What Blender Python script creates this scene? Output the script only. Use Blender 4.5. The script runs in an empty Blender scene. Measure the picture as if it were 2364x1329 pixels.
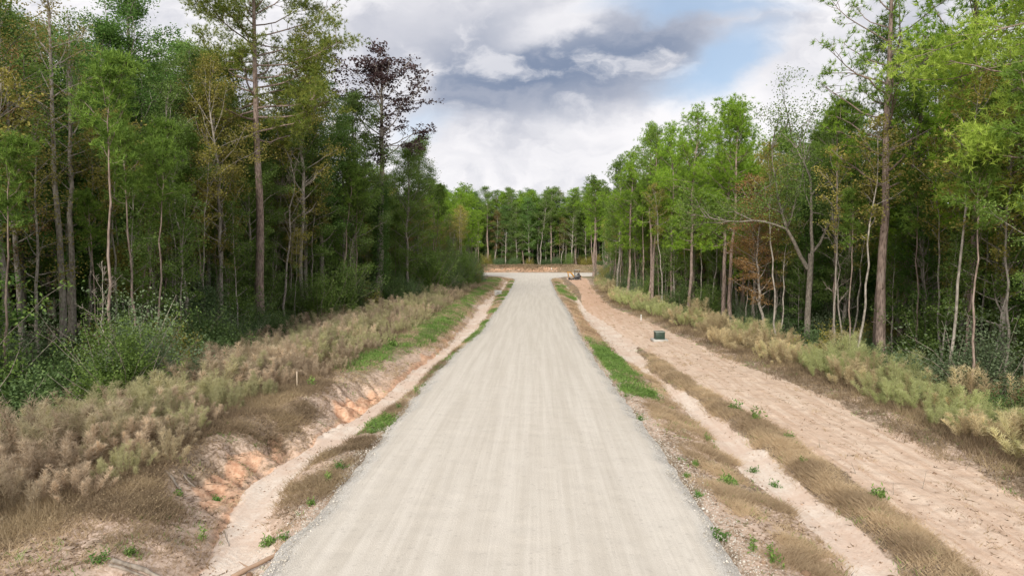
import bpy, math, random
import numpy as np
PI = math.pi
R = math.radians
rng = np.random.default_rng(7)
random.seed(7)
SC = bpy.context.scene
COL = SC.collection

# ------------------------------------------------------------------ camera
CAMH = 6.0
cd = bpy.data.cameras.new("camera"); cam = bpy.data.objects.new("camera", cd); COL.objects.link(cam)
cd.lens = 24.0; cd.sensor_width = 36.0; cd.clip_end = 3000; cd.clip_start = 0.1
cam.location = (0, 0, CAMH); cam.rotation_euler = (R(90 - 3.0), 0, R(2.0))
SC.camera = cam
SC.view_settings.view_transform = 'Standard'; SC.view_settings.look = 'None'
SC.view_settings.exposure = 0.32; SC.view_settings.gamma = 1.0
SC.cycles.max_bounces = 6; SC.cycles.diffuse_bounces = 5; SC.cycles.transmission_bounces = 4
SC.cycles.transparent_max_bounces = 6; SC.cycles.caustics_reflective = False; SC.cycles.caustics_refractive = False
SUN_EL, SUN_ROT = R(29), R(-168)     # sun azimuth measured from +Y towards +X

# ------------------------------------------------------------------ node helper
class NT:
    def __init__(s, tree): s.t = tree; s.t.nodes.clear()
    def n(s, typ, ins=None, **kw):
        nd = s.t.nodes.new(typ)
        for k, v in kw.items(): setattr(nd, k, v)
        for k, v in (ins or {}).items():
            sock = nd.inputs[k]
            if isinstance(v, bpy.types.NodeSocket): s.t.links.new(v, sock)
            else:
                if hasattr(sock.default_value, '__len__') and not hasattr(v, '__len__'): v = (v, v, v)
                if sock.type == 'RGBA' and len(v) == 3: v = (*v, 1)
                sock.default_value = v
        return nd
    def m(s, op, a, b=0.0, c=0.0, clamp=False):
        return s.n('ShaderNodeMath', {0: a, 1: b, 2: c}, operation=op, use_clamp=clamp).outputs[0]
    def vm(s, op, a, b=(0, 0, 0)):
        return s.n('ShaderNodeVectorMath', {0: a, 1: b}, operation=op).outputs[0]
    def sm(s, x, lo, hi):
        return s.n('ShaderNodeMapRange', {0: x, 1: lo, 2: hi, 3: 0.0, 4: 1.0}, interpolation_type='SMOOTHSTEP').outputs[0]
    def mr(s, x, lo, hi, a, b):
        return s.n('ShaderNodeMapRange', {0: x, 1: lo, 2: hi, 3: a, 4: b}).outputs[0]
    def mix(s, f, a, b, mode='MIX'):
        nd = s.t.nodes.new('ShaderNodeMix'); nd.data_type = 'RGBA'; nd.blend_type = mode
        for i, v in ((0, f), (6, a), (7, b)):
            if isinstance(v, bpy.types.NodeSocket): s.t.links.new(v, nd.inputs[i])
            else:
                nd.inputs[i].default_value = (*v, 1) if hasattr(v, '__len__') and len(v) == 3 else v
        return nd.outputs[2]
    def noise(s, vec, scale, detail=4.0, rough=0.55, dist=0.0):
        return s.n('ShaderNodeTexNoise', {'Vector': vec, 'Scale': scale, 'Detail': detail, 'Roughness': rough, 'Distortion': dist}).outputs[0]
    def mapv(s, vec, scale=(1, 1, 1), loc=(0, 0, 0)):
        return s.n('ShaderNodeMapping', {'Vector': vec, 'Scale': scale, 'Location': loc}).outputs[0]

# ------------------------------------------------------------------ world: sky texture with broken cloud
W = bpy.data.worlds.new("World"); SC.world = W; W.use_nodes = True
g = NT(W.node_tree)
sky = g.n('ShaderNodeTexSky', sky_type='NISHITA', sun_disc=False, sun_elevation=SUN_EL, sun_rotation=SUN_ROT,
          altitude=100, air_density=1.0, dust_density=1.2, ozone_density=1.2)
tc = g.n('ShaderNodeTexCoord').outputs['Generated']
sx = g.n('ShaderNodeSeparateXYZ', {0: tc})
yy = g.m('MAXIMUM', g.m('ABSOLUTE', sx.outputs[1]), 0.12)
u0 = g.m('DIVIDE', sx.outputs[0], yy); v0 = g.m('DIVIDE', sx.outputs[2], yy)
uv = g.n('ShaderNodeCombineXYZ', {0: u0, 1: v0, 2: g.m('MULTIPLY', g.m('SIGN', sx.outputs[1]), 3.0)}).outputs[0]
wp = g.n('ShaderNodeTexNoise', {'Vector': g.mapv(uv, (1, 1.7, 1)), 'Scale': 5.0, 'Detail': 6.0, 'Roughness': 0.55}).outputs[1]
wv = g.vm('MULTIPLY', g.vm('SUBTRACT', wp, (0.5, 0.5, 0.5)), (0.17, 0.12, 0))
wuv = g.vm('ADD', uv, wv)
ws = g.n('ShaderNodeSeparateXYZ', {0: wuv}); wu, wvv = ws.outputs[0], ws.outputs[1]
def blob(px, py, rx, ry, rot=0.0, soft=0.55):
    """soft ellipse of cloud in direction space, centre and radii given as photo angles"""
    cu, cv = (px - 1237) / 1576, (581 - py) / 1576
    a, b = g.m('SUBTRACT', wu, cu), g.m('SUBTRACT', wvv, cv)
    c, s_ = math.cos(rot), math.sin(rot)
    p = g.m('DIVIDE', g.m('ADD', g.m('MULTIPLY', a, c), g.m('MULTIPLY', b, s_)), rx / 1576)
    q = g.m('DIVIDE', g.m('SUBTRACT', g.m('MULTIPLY', b, c), g.m('MULTIPLY', a, s_)), ry / 1576)
    d = g.m('SQRT', g.m('ADD', g.m('MULTIPLY', p, p), g.m('MULTIPLY', q, q)))
    return g.sm(d, 1.0 + soft, 1.0 - soft)
big = g.noise(g.mapv(uv, (1, 2.2, 1)), 3.2, 8, 0.55)
fine = g.noise(g.mapv(wuv, (1, 1.6, 1)), 7.0, 9, 0.58)
puff = g.noise(g.mapv(wuv, (1, 1.6, 1), (3.3, 1.7, 0)), 6.0, 9, 0.56)
K = 10.0
white = (0.80 * K, 0.785 * K, 0.80 * K); grey = (0.44 * K, 0.455 * K, 0.52 * K); dark = (0.165 * K, 0.215 * K, 0.32 * K)
c = g.mix(g.m('MULTIPLY', g.sm(fine, 0.46, 0.68), .75), white, grey)
c = g.mix(g.m('MULTIPLY', g.sm(big, 0.46, 0.64), 0.3), c, grey)
for (px, py, rx, ry, rot, s, k, colr) in (
        (870, 90, 190, 90, 0.15, 0.8, 0.5, grey), (1850, 160, 110, 60, 0.3, 0.7, 0.6, grey), (1130, 350, 260, 26, 0.03, .9, .6, grey),
        (1200, 150, 400, 135, 0.06, 0.6, 0.75, grey), (1270, 165, 300, 95, 0.10, 0.85, 0.9, dark), (1150, 220, 230, 50, 0.03, .9, .55, dark),
        (1500, 100, 130, 60, .35, .8, .7, dark)):
    c = g.mix(g.m('MULTIPLY', blob(px, py, rx, ry, rot, s), k), c, colr)
for (px, py, rx, ry, rot, s, k) in ((1340, 45, 170, 32, .3, .6, .7), (930, 215, 70, 60, 0, .8, .7), (1640, 250, 150, 50, .45, .6, .85), (1020, 380, 180, 40, 0, .8, .6), (1735, 95, 60, 16, .2, .6, .8),(1470,300,200,40,.1,.8,.5)):
    c = g.mix(g.m('MULTIPLY', blob(px, py, rx, ry, rot, s), k), c, white)
c = g.mix(g.m('MULTIPLY', g.sm(puff, .50, .62), .60), c, white); c = g.mix(g.m('MULTIPLY', g.sm(puff, .49, .38), .40), c, grey)
blue = g.m('MAXIMUM', g.m('MULTIPLY', blob(1600, 30, 190, 26, 0, .6), .8),
           g.m('MAXIMUM', g.m('MULTIPLY', blob(1655, 150, 140, 52, .55, .6), .85), g.m('MULTIPLY', blob(960, 300, 60, 30, .2, .8), .45)))
blue = g.m('MAXIMUM', blue, g.m('MULTIPLY', g.sm(g.noise(uv, 2.0, 5, .5), 0.60, 0.72), g.sm(v0, 0.42, 0.7)))
skyc = g.mix(0.45, sky.outputs[0], (0.48 * K, 0.62 * K, 0.80 * K))
c = g.mix(blue, c, skyc)
c = g.mix(g.sm(v0, 0.0, -0.15), c, (0.35 * K, 0.34 * K, 0.33 * K))
bg = g.n('ShaderNodeBackground', {0: c, 1: 0.1})
wo = g.n('ShaderNodeOutputWorld'); g.t.links.new(bg.outputs[0], wo.inputs[0])

# ------------------------------------------------------------------ sun (veiled by cloud: soft)
sl = bpy.data.lights.new("sun", 'SUN'); sun = bpy.data.objects.new("sun", sl); COL.objects.link(sun)
sl.energy = 3.6; sl.angle = R(20); sl.color = (1.0, 0.94, 0.85)
from mathutils import Vector
sd = Vector((math.sin(SUN_ROT) * math.cos(SUN_EL), math.cos(SUN_ROT) * math.cos(SUN_EL), math.sin(SUN_EL)))
sun.rotation_euler = sd.to_track_quat('Z', 'Y').to_euler()

# ------------------------------------------------------------------ helpers: pixels, noise, meshes
def ray(px, py):
    v = Vector(((px - 1182) / 1576, (664.5 - py) / 1576, -1)); v.rotate(cam.rotation_euler); return v
def at(px, Y):                        # world x of photo column px at distance Y
    v = ray(px, 660); return v.x / v.y * Y
def gp(px, py, z=0.0):                # point of height z seen at a photo pixel
    v = ray(px, py); t = (z - CAMH) / v.z; return v.x * t, v.y * t
_H = np.random.default_rng(99).random((256, 256))
def vn(x, y):
    x = np.asarray(x, float); y = np.asarray(y, float)
    xi = np.floor(x).astype(int); yi = np.floor(y).astype(int); fx = x - xi; fy = y - yi
    fx = fx * fx * (3 - 2 * fx); fy = fy * fy * (3 - 2 * fy)
    a = _H[xi & 255, yi & 255]; b = _H[(xi + 1) & 255, yi & 255]; c_ = _H[xi & 255, (yi + 1) & 255]; d = _H[(xi + 1) & 255, (yi + 1) & 255]
    return (a * (1 - fx) + b * fx) * (1 - fy) + (c_ * (1 - fx) + d * fx) * fy
def fbm(x, y, o=4, s=0):
    r = 0; am = .5; t = 0
    for i in range(o):
        r = r + am * vn(x * 2 ** i + 17.3 * i + s * 7.7, y * 2 ** i + 9.1 * i + s * 3.1); t += am; am *= .5
    return r / t
def ss(x, a, b):
    t = np.clip((np.asarray(x, float) - a) / (b - a), 0, 1); return t * t * (3 - 2 * t)

class MB:
    """collects triangles/quads with numpy; attribute 'tint' per vertex"""
    def __init__(s): s.v = []; s.f = []; s.t = []; s.n = 0
    def add(s, v, f, tint=0.5):
        v = np.asarray(v, float).reshape(-1, 3); f = np.asarray(f, int)
        s.v.append(v); s.f.append(f + s.n); s.n += len(v)
        s.t.append(np.broadcast_to(np.asarray(tint, float), (len(v),)))
        return s
    def tube(s, P, r, sides=6, tint=0.5, cap=False):
        P = np.asarray(P, float); n = len(P); r = np.broadcast_to(np.asarray(r, float), (n,))
        T = np.gradient(P, axis=0); T /= np.linalg.norm(T, axis=1)[:, None] + 1e-9
        ref = np.array([1., 0, 0]) if abs(T[:, 2]).mean() > .7 else np.array([0, 0, 1.])
        A = np.cross(T, ref); A /= np.linalg.norm(A, axis=1)[:, None] + 1e-9; B = np.cross(T, A)
        an = np.arange(sides) * 2 * PI / sides
        V = P[:, None] + r[:, None, None] * (A[:, None] * np.cos(an)[None, :, None] + B[:, None] * np.sin(an)[None, :, None])
        i = np.arange(n - 1)[:, None] * sides; j = np.arange(sides)[None]; k = (j + 1) % sides
        F = np.stack([i + j, i + k, i + sides + k, i + sides + j], -1).reshape(-1, 4)
        s.add(V.reshape(-1, 3), F[:, ::-1], tint)
        if cap:
            for base in (0, (n - 1) * sides):
                q = np.arange(sides); cidx = s.n
                s.add(V.reshape(-1, 3)[base:base + sides].mean(0)[None], np.zeros((0, 4), int), tint)
                s.f.append(np.stack([np.full(sides, cidx), cidx - n * sides + base + q if base == 0 else cidx - 1 - n * sides + base + q,
                                     cidx - n * sides + base + (q + 1) % sides if base == 0 else cidx - 1 - n * sides + base + (q + 1) % sides,
                                     np.full(sides, cidx)], -1)[:, :3])
        return s
    def box(s, c, d, rot=None, tint=.5, bev=0.0):
        d = np.asarray(d, float) / 2
        V = np.array([[x, y, z] for x in (-1, 1) for y in (-1, 1) for z in (-1, 1)], float) * d
        if rot is not None: V = V @ np.asarray(rot).T
        F = [[0, 1, 3, 2], [4, 6, 7, 5], [0, 4, 5, 1], [2, 3, 7, 6], [0, 2, 6, 4], [1, 5, 7, 3]]
        return s.add(V + np.asarray(c, float), F, tint)
    def prism(s, prof, y0, y1, tint=.5):      # profile in xz, extruded along y
        n = len(prof); P = np.array(prof, float)
        V = np.concatenate([np.column_stack([P[:, 0], np.full(n, y), P[:, 1]]) for y in (y0, y1)])
        q = np.arange(n); s.add(V, np.stack([q, (q + 1) % n, n + (q + 1) % n, n + q], -1), tint)
        b = s.n - 2 * n
        for off, rev in ((0, 1), (n, 0)):
            t = np.array([[b + off, b + off + i, b + off + i + 1] for i in range(1, n - 1)])
            s.f.append(t[:, ::-1] if rev else t)
        return s
    def leaves(s, C, L, Wd, tint=.5, flat=0.5, r=None):
        """diamond leaves at C; flat pulls the leaf planes towards horizontal"""
        r = r or rng; C = np.asarray(C, float); n = len(C)
        nr = r.normal(size=(n, 3)); nr[:, 2] = nr[:, 2] * (1 - flat) + np.sign(nr[:, 2] + .01) * flat * 1.4; nr /= np.linalg.norm(nr, axis=1)[:, None]
        a = np.cross(nr, r.normal(size=(n, 3))); a /= np.linalg.norm(a, axis=1)[:, None] + 1e-9; b = np.cross(nr, a)
        sc = r.uniform(.7, 1.3, n)[:, None]
        V = np.stack([C - a * L / 2 * sc, C - b * Wd / 2 * sc, C + a * L / 2 * sc, C + b * Wd / 2 * sc], 1)
        t = np.repeat(np.broadcast_to(np.asarray(tint, float), (n,)), 4)
        return s.add(V.reshape(-1, 3), np.arange(4 * n).reshape(n, 4), t)
    def blades(s, B, D, w, tint=.5, r=None):
        """thin tapering blades from base B along D"""
        r = r or rng; B = np.asarray(B, float); D = np.asarray(D, float); n = len(B)
        p = np.cross(D, r.normal(size=(n, 3))); p /= np.linalg.norm(p, axis=1)[:, None] + 1e-9
        w = np.broadcast_to(np.asarray(w, float), (n,))[:, None]
        V = np.stack([B - p * w / 2, B + p * w / 2, B + D], 1)
        t = np.repeat(np.broadcast_to(np.asarray(tint, float), (n,)), 3)
        return s.add(V.reshape(-1, 3), np.arange(3 * n).reshape(n, 3), t)
    def mesh(s, name, mat, smooth=False):
        me = bpy.data.meshes.new(name)
        V = np.concatenate(s.v); T = np.concatenate(s.t)
        me.vertices.add(len(V)); me.vertices.foreach_set('co', V.astype(np.float32).ravel())
        li = []; st = []; o = 0
        for f in s.f:
            if len(f) == 0: continue
            k = f.shape[1]; li.append(f.ravel()); st.append(o + np.arange(len(f)) * k); o += f.size
        li = np.concatenate(li); st = np.concatenate(st)
        me.loops.add(len(li)); me.loops.foreach_set('vertex_index', li.astype(np.int32))
        me.polygons.add(len(st)); me.polygons.foreach_set('loop_start', st.astype(np.int32))
        if smooth: me.polygons.foreach_set('use_smooth', np.ones(len(st), bool))
        at_ = me.attributes.new('tint', 'FLOAT', 'POINT'); at_.data.foreach_set('value', T.astype(np.float32))
        me.update(calc_edges=True); me.validate(); me.materials.append(mat)
        return me
def link(name, me, parent=None, loc=(0, 0, 0), rz=0, sc=None):
    o = bpy.data.objects.new(name, me); COL.objects.link(o); o.location = loc; o.rotation_euler = (0, 0, rz)
    if sc is not None: o.scale = sc if hasattr(sc, '__len__') else (sc,) * 3
    if parent: o.parent = parent
    return o
def tag(o, label=None, cat=None, group=None, kind=None):
    if label: o['label'] = label
    if cat: o['category'] = cat
    if group: o['group'] = group
    if kind: o['kind'] = kind
    return o

# ------------------------------------------------------------------ materials
def new_mat(name):
    m = bpy.data.materials.new(name); m.use_nodes = True; return m, NT(m.node_tree)
def out(gg, sh):
    o = gg.n('ShaderNodeOutputMaterial'); gg.t.links.new(sh, o.inputs[0]); return o
def leaf_mat(name, c1, c2, var=0.3, trans=0.35, c3=None):
    m, q = new_mat(name)
    t = q.n('ShaderNodeAttribute', attribute_name='tint').outputs['Fac']
    rnd = q.n('ShaderNodeObjectInfo').outputs['Random']
    c = q.mix(t, c1, c2)
    if c3: c = q.mix(q.m('MULTIPLY', q.sm(rnd, .30, .85), .78), c, c3)
    k = q.m('ADD', 1 - var / 2, q.m('MULTIPLY', q.m('FRACT', q.m('MULTIPLY', rnd, 7.31)), var))
    c = q.vm('SCALE', c); q.t.nodes[-1].inputs['Scale'].default_value = 1
    q.t.links.new(k, q.t.nodes[-1].inputs['Scale'])
    p = q.n('ShaderNodeBsdfPrincipled', {'Base Color': c, 'Roughness': .6, 'Specular IOR Level': .25})
    tr = q.n('ShaderNodeBsdfTranslucent', {'Color': c})
    mx = q.n('ShaderNodeMixShader', {0: trans, 1: p.outputs[0], 2: tr.outputs[0]})
    out(q, mx.outputs[0]); return m
def bark_mat(name, c1, c2, sc=6.0, zs=.25, bump=.03):
    m, q = new_mat(name)
    tc = q.n('ShaderNodeTexCoord').outputs['Object']
    v = q.mapv(tc, (1, 1, zs))
    n1 = q.n('ShaderNodeTexVoronoi', {'Vector': v, 'Scale': sc * 2}, feature='F1').outputs[0]
    n2 = q.noise(v, sc, 6, .65); n3 = q.noise(tc, .6, 3)
    f = q.m('ADD', q.m('MULTIPLY', n1, .5), q.m('MULTIPLY', n2, .6))
    c = q.mix(q.sm(f, .25, .85), c1, c2)
    c = q.mix(q.m('MULTIPLY', q.sm(n3, .5, .7), .35), c, (0.30, 0.28, 0.25))
    rnd = q.n('ShaderNodeObjectInfo').outputs['Random']
    c = q.mix(q.m('MULTIPLY', rnd, .35), c, (0.12, 0.10, 0.085))
    b = q.n('ShaderNodeBump', {'Height': f, 'Distance': bump, 'Strength': .8}).outputs[0]
    p = q.n('ShaderNodeBsdfPrincipled', {'Base Color': c, 'Roughness': .9, 'Specular IOR Level': .15, 'Normal': b})
    out(q, p.outputs[0]); return m
def plain(name, col, rough=.6, metal=0, nz=.15, sc=8):
    m, q = new_mat(name)
    tc = q.n('ShaderNodeTexCoord').outputs['Object']
    n_ = q.noise(tc, sc, 5, .6)
    c = q.mix(q.m('MULTIPLY', q.sm(n_, .35, .7), nz * 3, clamp=True), col, tuple(x * .55 for x in col))
    p = q.n('ShaderNodeBsdfPrincipled', {'Base Color': c, 'Roughness': rough, 'Metallic': metal})
    out(q, p.outputs[0]); return m
M = dict(
    pine=leaf_mat('pine_needles', (.085, .16, .025), (.24, .36, .06), .3, .4),
    pineb=leaf_mat('young_pine_needles', (.13, .25, .022), (.36, .54, .06), .25, .45),
    piney=leaf_mat('yellow_green_needles', (.26, .38, .05), (.52, .66, .12), .15, .45),
    pineh=leaf_mat('pine_needles_mixed', (.10, .17, .03), (.34, .36, .07), .2, .4),
    green=leaf_mat('broad_leaves', (.09, .16, .035), (.25, .36, .08), .4, .42, (.20, .30, .08)),
    deep=leaf_mat('deep_green_leaves', (.08, .165, .04), (.20, .34, .08), .3, .42),
    autumn=leaf_mat('autumn_leaves', (.26, .16, .065), (.46, .28, .12), .3, .4, (.26, .25, .08)),
    yellow=leaf_mat('yellowing_leaves', (.19, .20, .045), (.46, .39, .10), .3, .4),
    purple=leaf_mat('dark_reddish_leaves', (.065, .04, .045), (.12, .075, .07), .2, .3),
    under=leaf_mat('undergrowth_leaves', (.06, .115, .035), (.18, .26, .08), .4, .4, (.13, .20, .09)),
    weed=leaf_mat('dry_weed', (.31, .235, .165), (.72, .59, .43), .4, .5, (.46, .47, .24)),
    scrub=leaf_mat('low_scrub_blades', (.15, .105, .07), (.46, .36, .22), .2, .4),
    bushy=leaf_mat('plume_weed', (.42, .32, .19), (.84, .73, .46), .3, .5, (.50, .58, .25)),
    grassg=leaf_mat('green_blades', (.09, .18, .03), (.24, .38, .08), .2, .35),
    grassd=leaf_mat('dry_blades', (.30, .22, .14), (.66, .52, .34), .2, .4),
    sage=leaf_mat('grey_green_leaves', (.11, .16, .08), (.26, .33, .18), .3, .4),
    weedm=leaf_mat('green_verge_weeds', (.09, .17, .035), (.26, .40, .10), .2, .35),
    weedg=leaf_mat('bright_weed', (.06, .15, .03), (.15, .29, .06), .4, .35),
    bark=bark_mat('pine_bark', (.12, .085, .07), (.42, .32, .27)),
    barkg=bark_mat('grey_bark', (.19, .165, .14), (.50, .45, .39), 5, .5, .015),
    oakbark=bark_mat('oak_bark', (.12, .105, .085), (.33, .29, .24), 5, .5, .015),
    twig=bark_mat('twig_bark', (.19, .16, .13), (.40, .35, .29), 5, .5, .01),
)
def ground_mat():
    m, q = new_mat('ground_soil')
    tc = q.n('ShaderNodeTexCoord').outputs['Object']
    A = q.n('ShaderNodeSeparateColor', {0: q.n('ShaderNodeAttribute', attribute_name='ma').outputs['Color']}).outputs
    B = q.n('ShaderNodeSeparateColor', {0: q.n('ShaderNodeAttribute', attribute_name='mb').outputs['Color']}).outputs
    nf = q.noise(tc, 9.0, 8, .68); nm = q.noise(tc, 2.2, 6, .6); nl = q.noise(tc, .5, 4, .6); nt = q.noise(tc, 40.0, 4, .6)
    st = q.noise(q.mapv(tc, (2.2, .13, 1)), 2.0, 8, .66, .25)
    def msk(a, w=.35):
        x = q.m('ADD', a, q.m('MULTIPLY', q.m('SUBTRACT', q.m('ADD', q.m('MULTIPLY', nf, .6), q.m('MULTIPLY', nm, .4)), .5), 1.5))
        return q.sm(x, .5 - w / 2, .5 + w / 2)
    base = q.mix(q.sm(nf, .3, .72), (.17, .125, .085), (.36, .28, .20))
    base = q.mix(q.m('MULTIPLY', q.sm(nm, .45, .7), .6), base, (.13, .11, .07))
    bare = q.mix(q.sm(nf, .35, .65), (.40, .29, .21), (.60, .47, .38))
    c = q.mix(msk(B[1]), base, bare)
    green = q.mix(q.sm(nf, .35, .65), (.075, .11, .03), (.17, .19, .07))
    c = q.mix(msk(A[2]), c, green)
    clay = q.mix(q.sm(q.m('ADD', q.m('MULTIPLY', nf, .6), q.m('MULTIPLY', nm, .4)), .38, .62), (.44, .24, .15), (.66, .45, .31))
    c = q.mix(msk(A[1]), c, clay)
    tr = q.mix(q.sm(st, .30, .72), (.555, .40, .295), (.71, .575, .46))
    tr = q.mix(q.m('MULTIPLY', q.sm(nm, .50, .66), .5), tr, (.45, .32, .235))
    tr = q.mix(q.m('MULTIPLY', B[2], .55), tr, (.56, .33, .21))
    tr = q.mix(q.m('MULTIPLY', q.sm(nt, .52, .70), .45), tr, (.27, .185, .13))
    c = q.mix(msk(B[0], .3), c, tr)
    sand = q.mix(q.sm(nf, .35, .7), (.66, .55, .455), (.74, .66, .575))
    sand = q.mix(q.m('MULTIPLY', q.sm(st, .45, .62), .35), sand, (.52, .38, .29))
    sand = q.mix(q.m('MULTIPLY', q.sm(nl, .4, .6), .5), sand, (.58, .41, .31))
    sand = q.mix(q.m('MULTIPLY', q.sm(nt, .62, .78), .3), sand, (.36, .25, .18))
    x = q.m('ADD', A[0], q.m('MULTIPLY', q.m('SUBTRACT', nm, .5), .6))
    c = q.mix(q.sm(x, .40, .60), c, sand)
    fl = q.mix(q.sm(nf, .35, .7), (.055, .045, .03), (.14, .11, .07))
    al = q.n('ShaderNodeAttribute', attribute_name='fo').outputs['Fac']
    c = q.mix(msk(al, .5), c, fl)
    h = q.m('ADD', q.m('MULTIPLY', nf, .6), q.m('ADD', q.m('MULTIPLY', nt, .3), q.m('ADD', q.m('MULTIPLY', nm, .6), q.m('MULTIPLY', st, .35))))
    b = q.n('ShaderNodeBump', {'Height': h, 'Distance': .07, 'Strength': .8}).outputs[0]
    p = q.n('ShaderNodeBsdfPrincipled', {'Base Color': c, 'Roughness': .95, 'Specular IOR Level': .1, 'Normal': b})
    out(q, p.outputs[0]); return m
def road_mat():
    m, q = new_mat('gravel_road_surface')
    tc = q.n('ShaderNodeTexCoord').outputs['Object']
    e = q.n('ShaderNodeAttribute', attribute_name='edge').outputs['Fac']
    st = q.noise(q.mapv(tc, (1.6, .045, 1)), 2.2, 6, .6); s2 = q.noise(q.mapv(tc, (9, .12, 1)), 1.6, 5, .6)
    nf = q.noise(tc, 28.0, 5, .7); vo = q.n('ShaderNodeTexVoronoi', {'Vector': tc, 'Scale': 34.0}); nm = q.noise(tc, 1.1, 5, .6)
    v2 = q.n('ShaderNodeTexVoronoi', {'Vector': tc, 'Scale': 14.0})
    c = q.mix(q.sm(st, .3, .7), (.515, .472, .408), (.60, .557, .492))
    c = q.mix(q.m('MULTIPLY', q.sm(s2, .42, .70), .20), c, (.41, .37, .315))
    c = q.mix(q.m('MULTIPLY', q.sm(nm, .45, .7), .18), c, (.60, .56, .50))
    c = q.mix(q.m('MULTIPLY', q.sm(nf, .50, .72), .40), c, (.40, .37, .32))
    c = q.mix(q.m('MULTIPLY', q.sm(v2.outputs[1], .78, .95), .35), c, (.36, .33, .29))
    ec = q.mix(vo.outputs[1], (.24, .225, .20), (.74, .72, .68))
    c = q.mix(q.m('MULTIPLY', q.sm(q.m('ADD', e, q.m('MULTIPLY', q.m('SUBTRACT', nf, .5), .5)), .25, .9), .72), c, ec)
    h = q.m('ADD', q.m('MULTIPLY', vo.outputs[0], q.m('ADD', .15, e)), q.m('ADD', q.m('MULTIPLY', s2, .12), q.m('MULTIPLY', nf, .5)))
    b = q.n('ShaderNodeBump', {'Height': h, 'Distance': .03, 'Strength': .75}).outputs[0]
    p = q.n('ShaderNodeBsdfPrincipled', {'Base Color': c, 'Roughness': .95, 'Specular IOR Level': .1, 'Normal': b})
    out(q, p.outputs[0]); return m
M['ground'] = ground_mat(); M['road'] = road_mat()

# ------------------------------------------------------------------ lay of the land
def tab(pts): a = np.array(pts, float); return lambda y, k=1: np.interp(y, a[:, 0], a[:, k])
LCH = tab([(5, -5.9, .7), (13.4, -6.0, .64), (15, -6.57, .5), (16.2, -6.94, .42), (18.5, -7.45, .5), (20, -7.3, .5), (22.3, -6.94, .5), (26.4, -6.5, .42), (31.4, -6.2, .42),
           (37, -6.1, .3), (45.7, -5.6, .3), (56, -5.4, .5), (67, -5.5, .6), (84, -6.0, .7), (100, -6.1, .3), (112, -5.6, .22), (135, -6.2, .2), (150, -6.3, .1)])
RCH = tab([(5, 6.7, .6), (13.3, 6.9, .5), (16, 7.05, .42), (19, 6.83, .5), (23.7, 6.72, .5), (27, 6.66, .42), (31, 6.5, .33), (34, 6.35, .12), (38, 6.0, .2), (41, 6.0, .6), (49, 6.0, .95),
           (61, 5.7, .85), (76, 5.2, .4), (90, 5.6, .3), (100, 5.8, .1), (300, 6, .1)])
RL = tab([(0, -5.1), (30, -5.05), (37, -4.93), (45, -4.5), (53, -4.1), (63, -4.15), (80, -4.0), (120, -4.25), (150, -4.6), (162, -6), (170, -9), (176, -14)])
RR = tab([(0, 3.75), (16, 3.95), (23, 3.85), (30, 3.6), (37, 3.4), (50, 3.2), (68, 3.4), (95, 3.05), (150, 3.3), (160, 4.4), (168, 7), (176, 14)])
TL = tab([(0, 8.6), (13, 8.5), (20, 8.6), (25, 8.3), (32, 7.4), (43, 7), (60, 6.2), (80, 5.2), (100, 6.5), (120, 7.2), (148, 7.2), (156, 7)])
TR = tab([(0, 12.3), (13, 12.3), (20, 12.5), (30, 12.6), (40, 11.4), (60, 10.3), (80, 8.6), (100, 9.2), (120, 10), (148, 11.4), (156, 11.8)])
BFL = tab([(0, -9.8), (13, -10.0), (18, -10.2), (23, -10.0), (28, -9.8), (35, -9.3), (50, -9.0), (80, -9.0), (110, -9.4), (150, -10)])   # brush foot, left
FEL = tab([(0, -17), (25, -17.5), (36, -20.5), (56, -22.3), (66, -19.5), (78, -18.0), (90, -15.5), (110, -13.8), (135, -13.5), (150, -15), (165, -19), (170, -22), (176, -40)])    # forest edge
FER = tab([(0, 18), (25, 18), (38, 17.5), (60, 15), (80, 12.8), (100, 12.8), (150, 15), (168, 18), (176, 60)])
def bank(x): return 202 + 0.03 * np.abs(x) + 3.0 * ss(np.abs(x), 10, 60)
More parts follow.
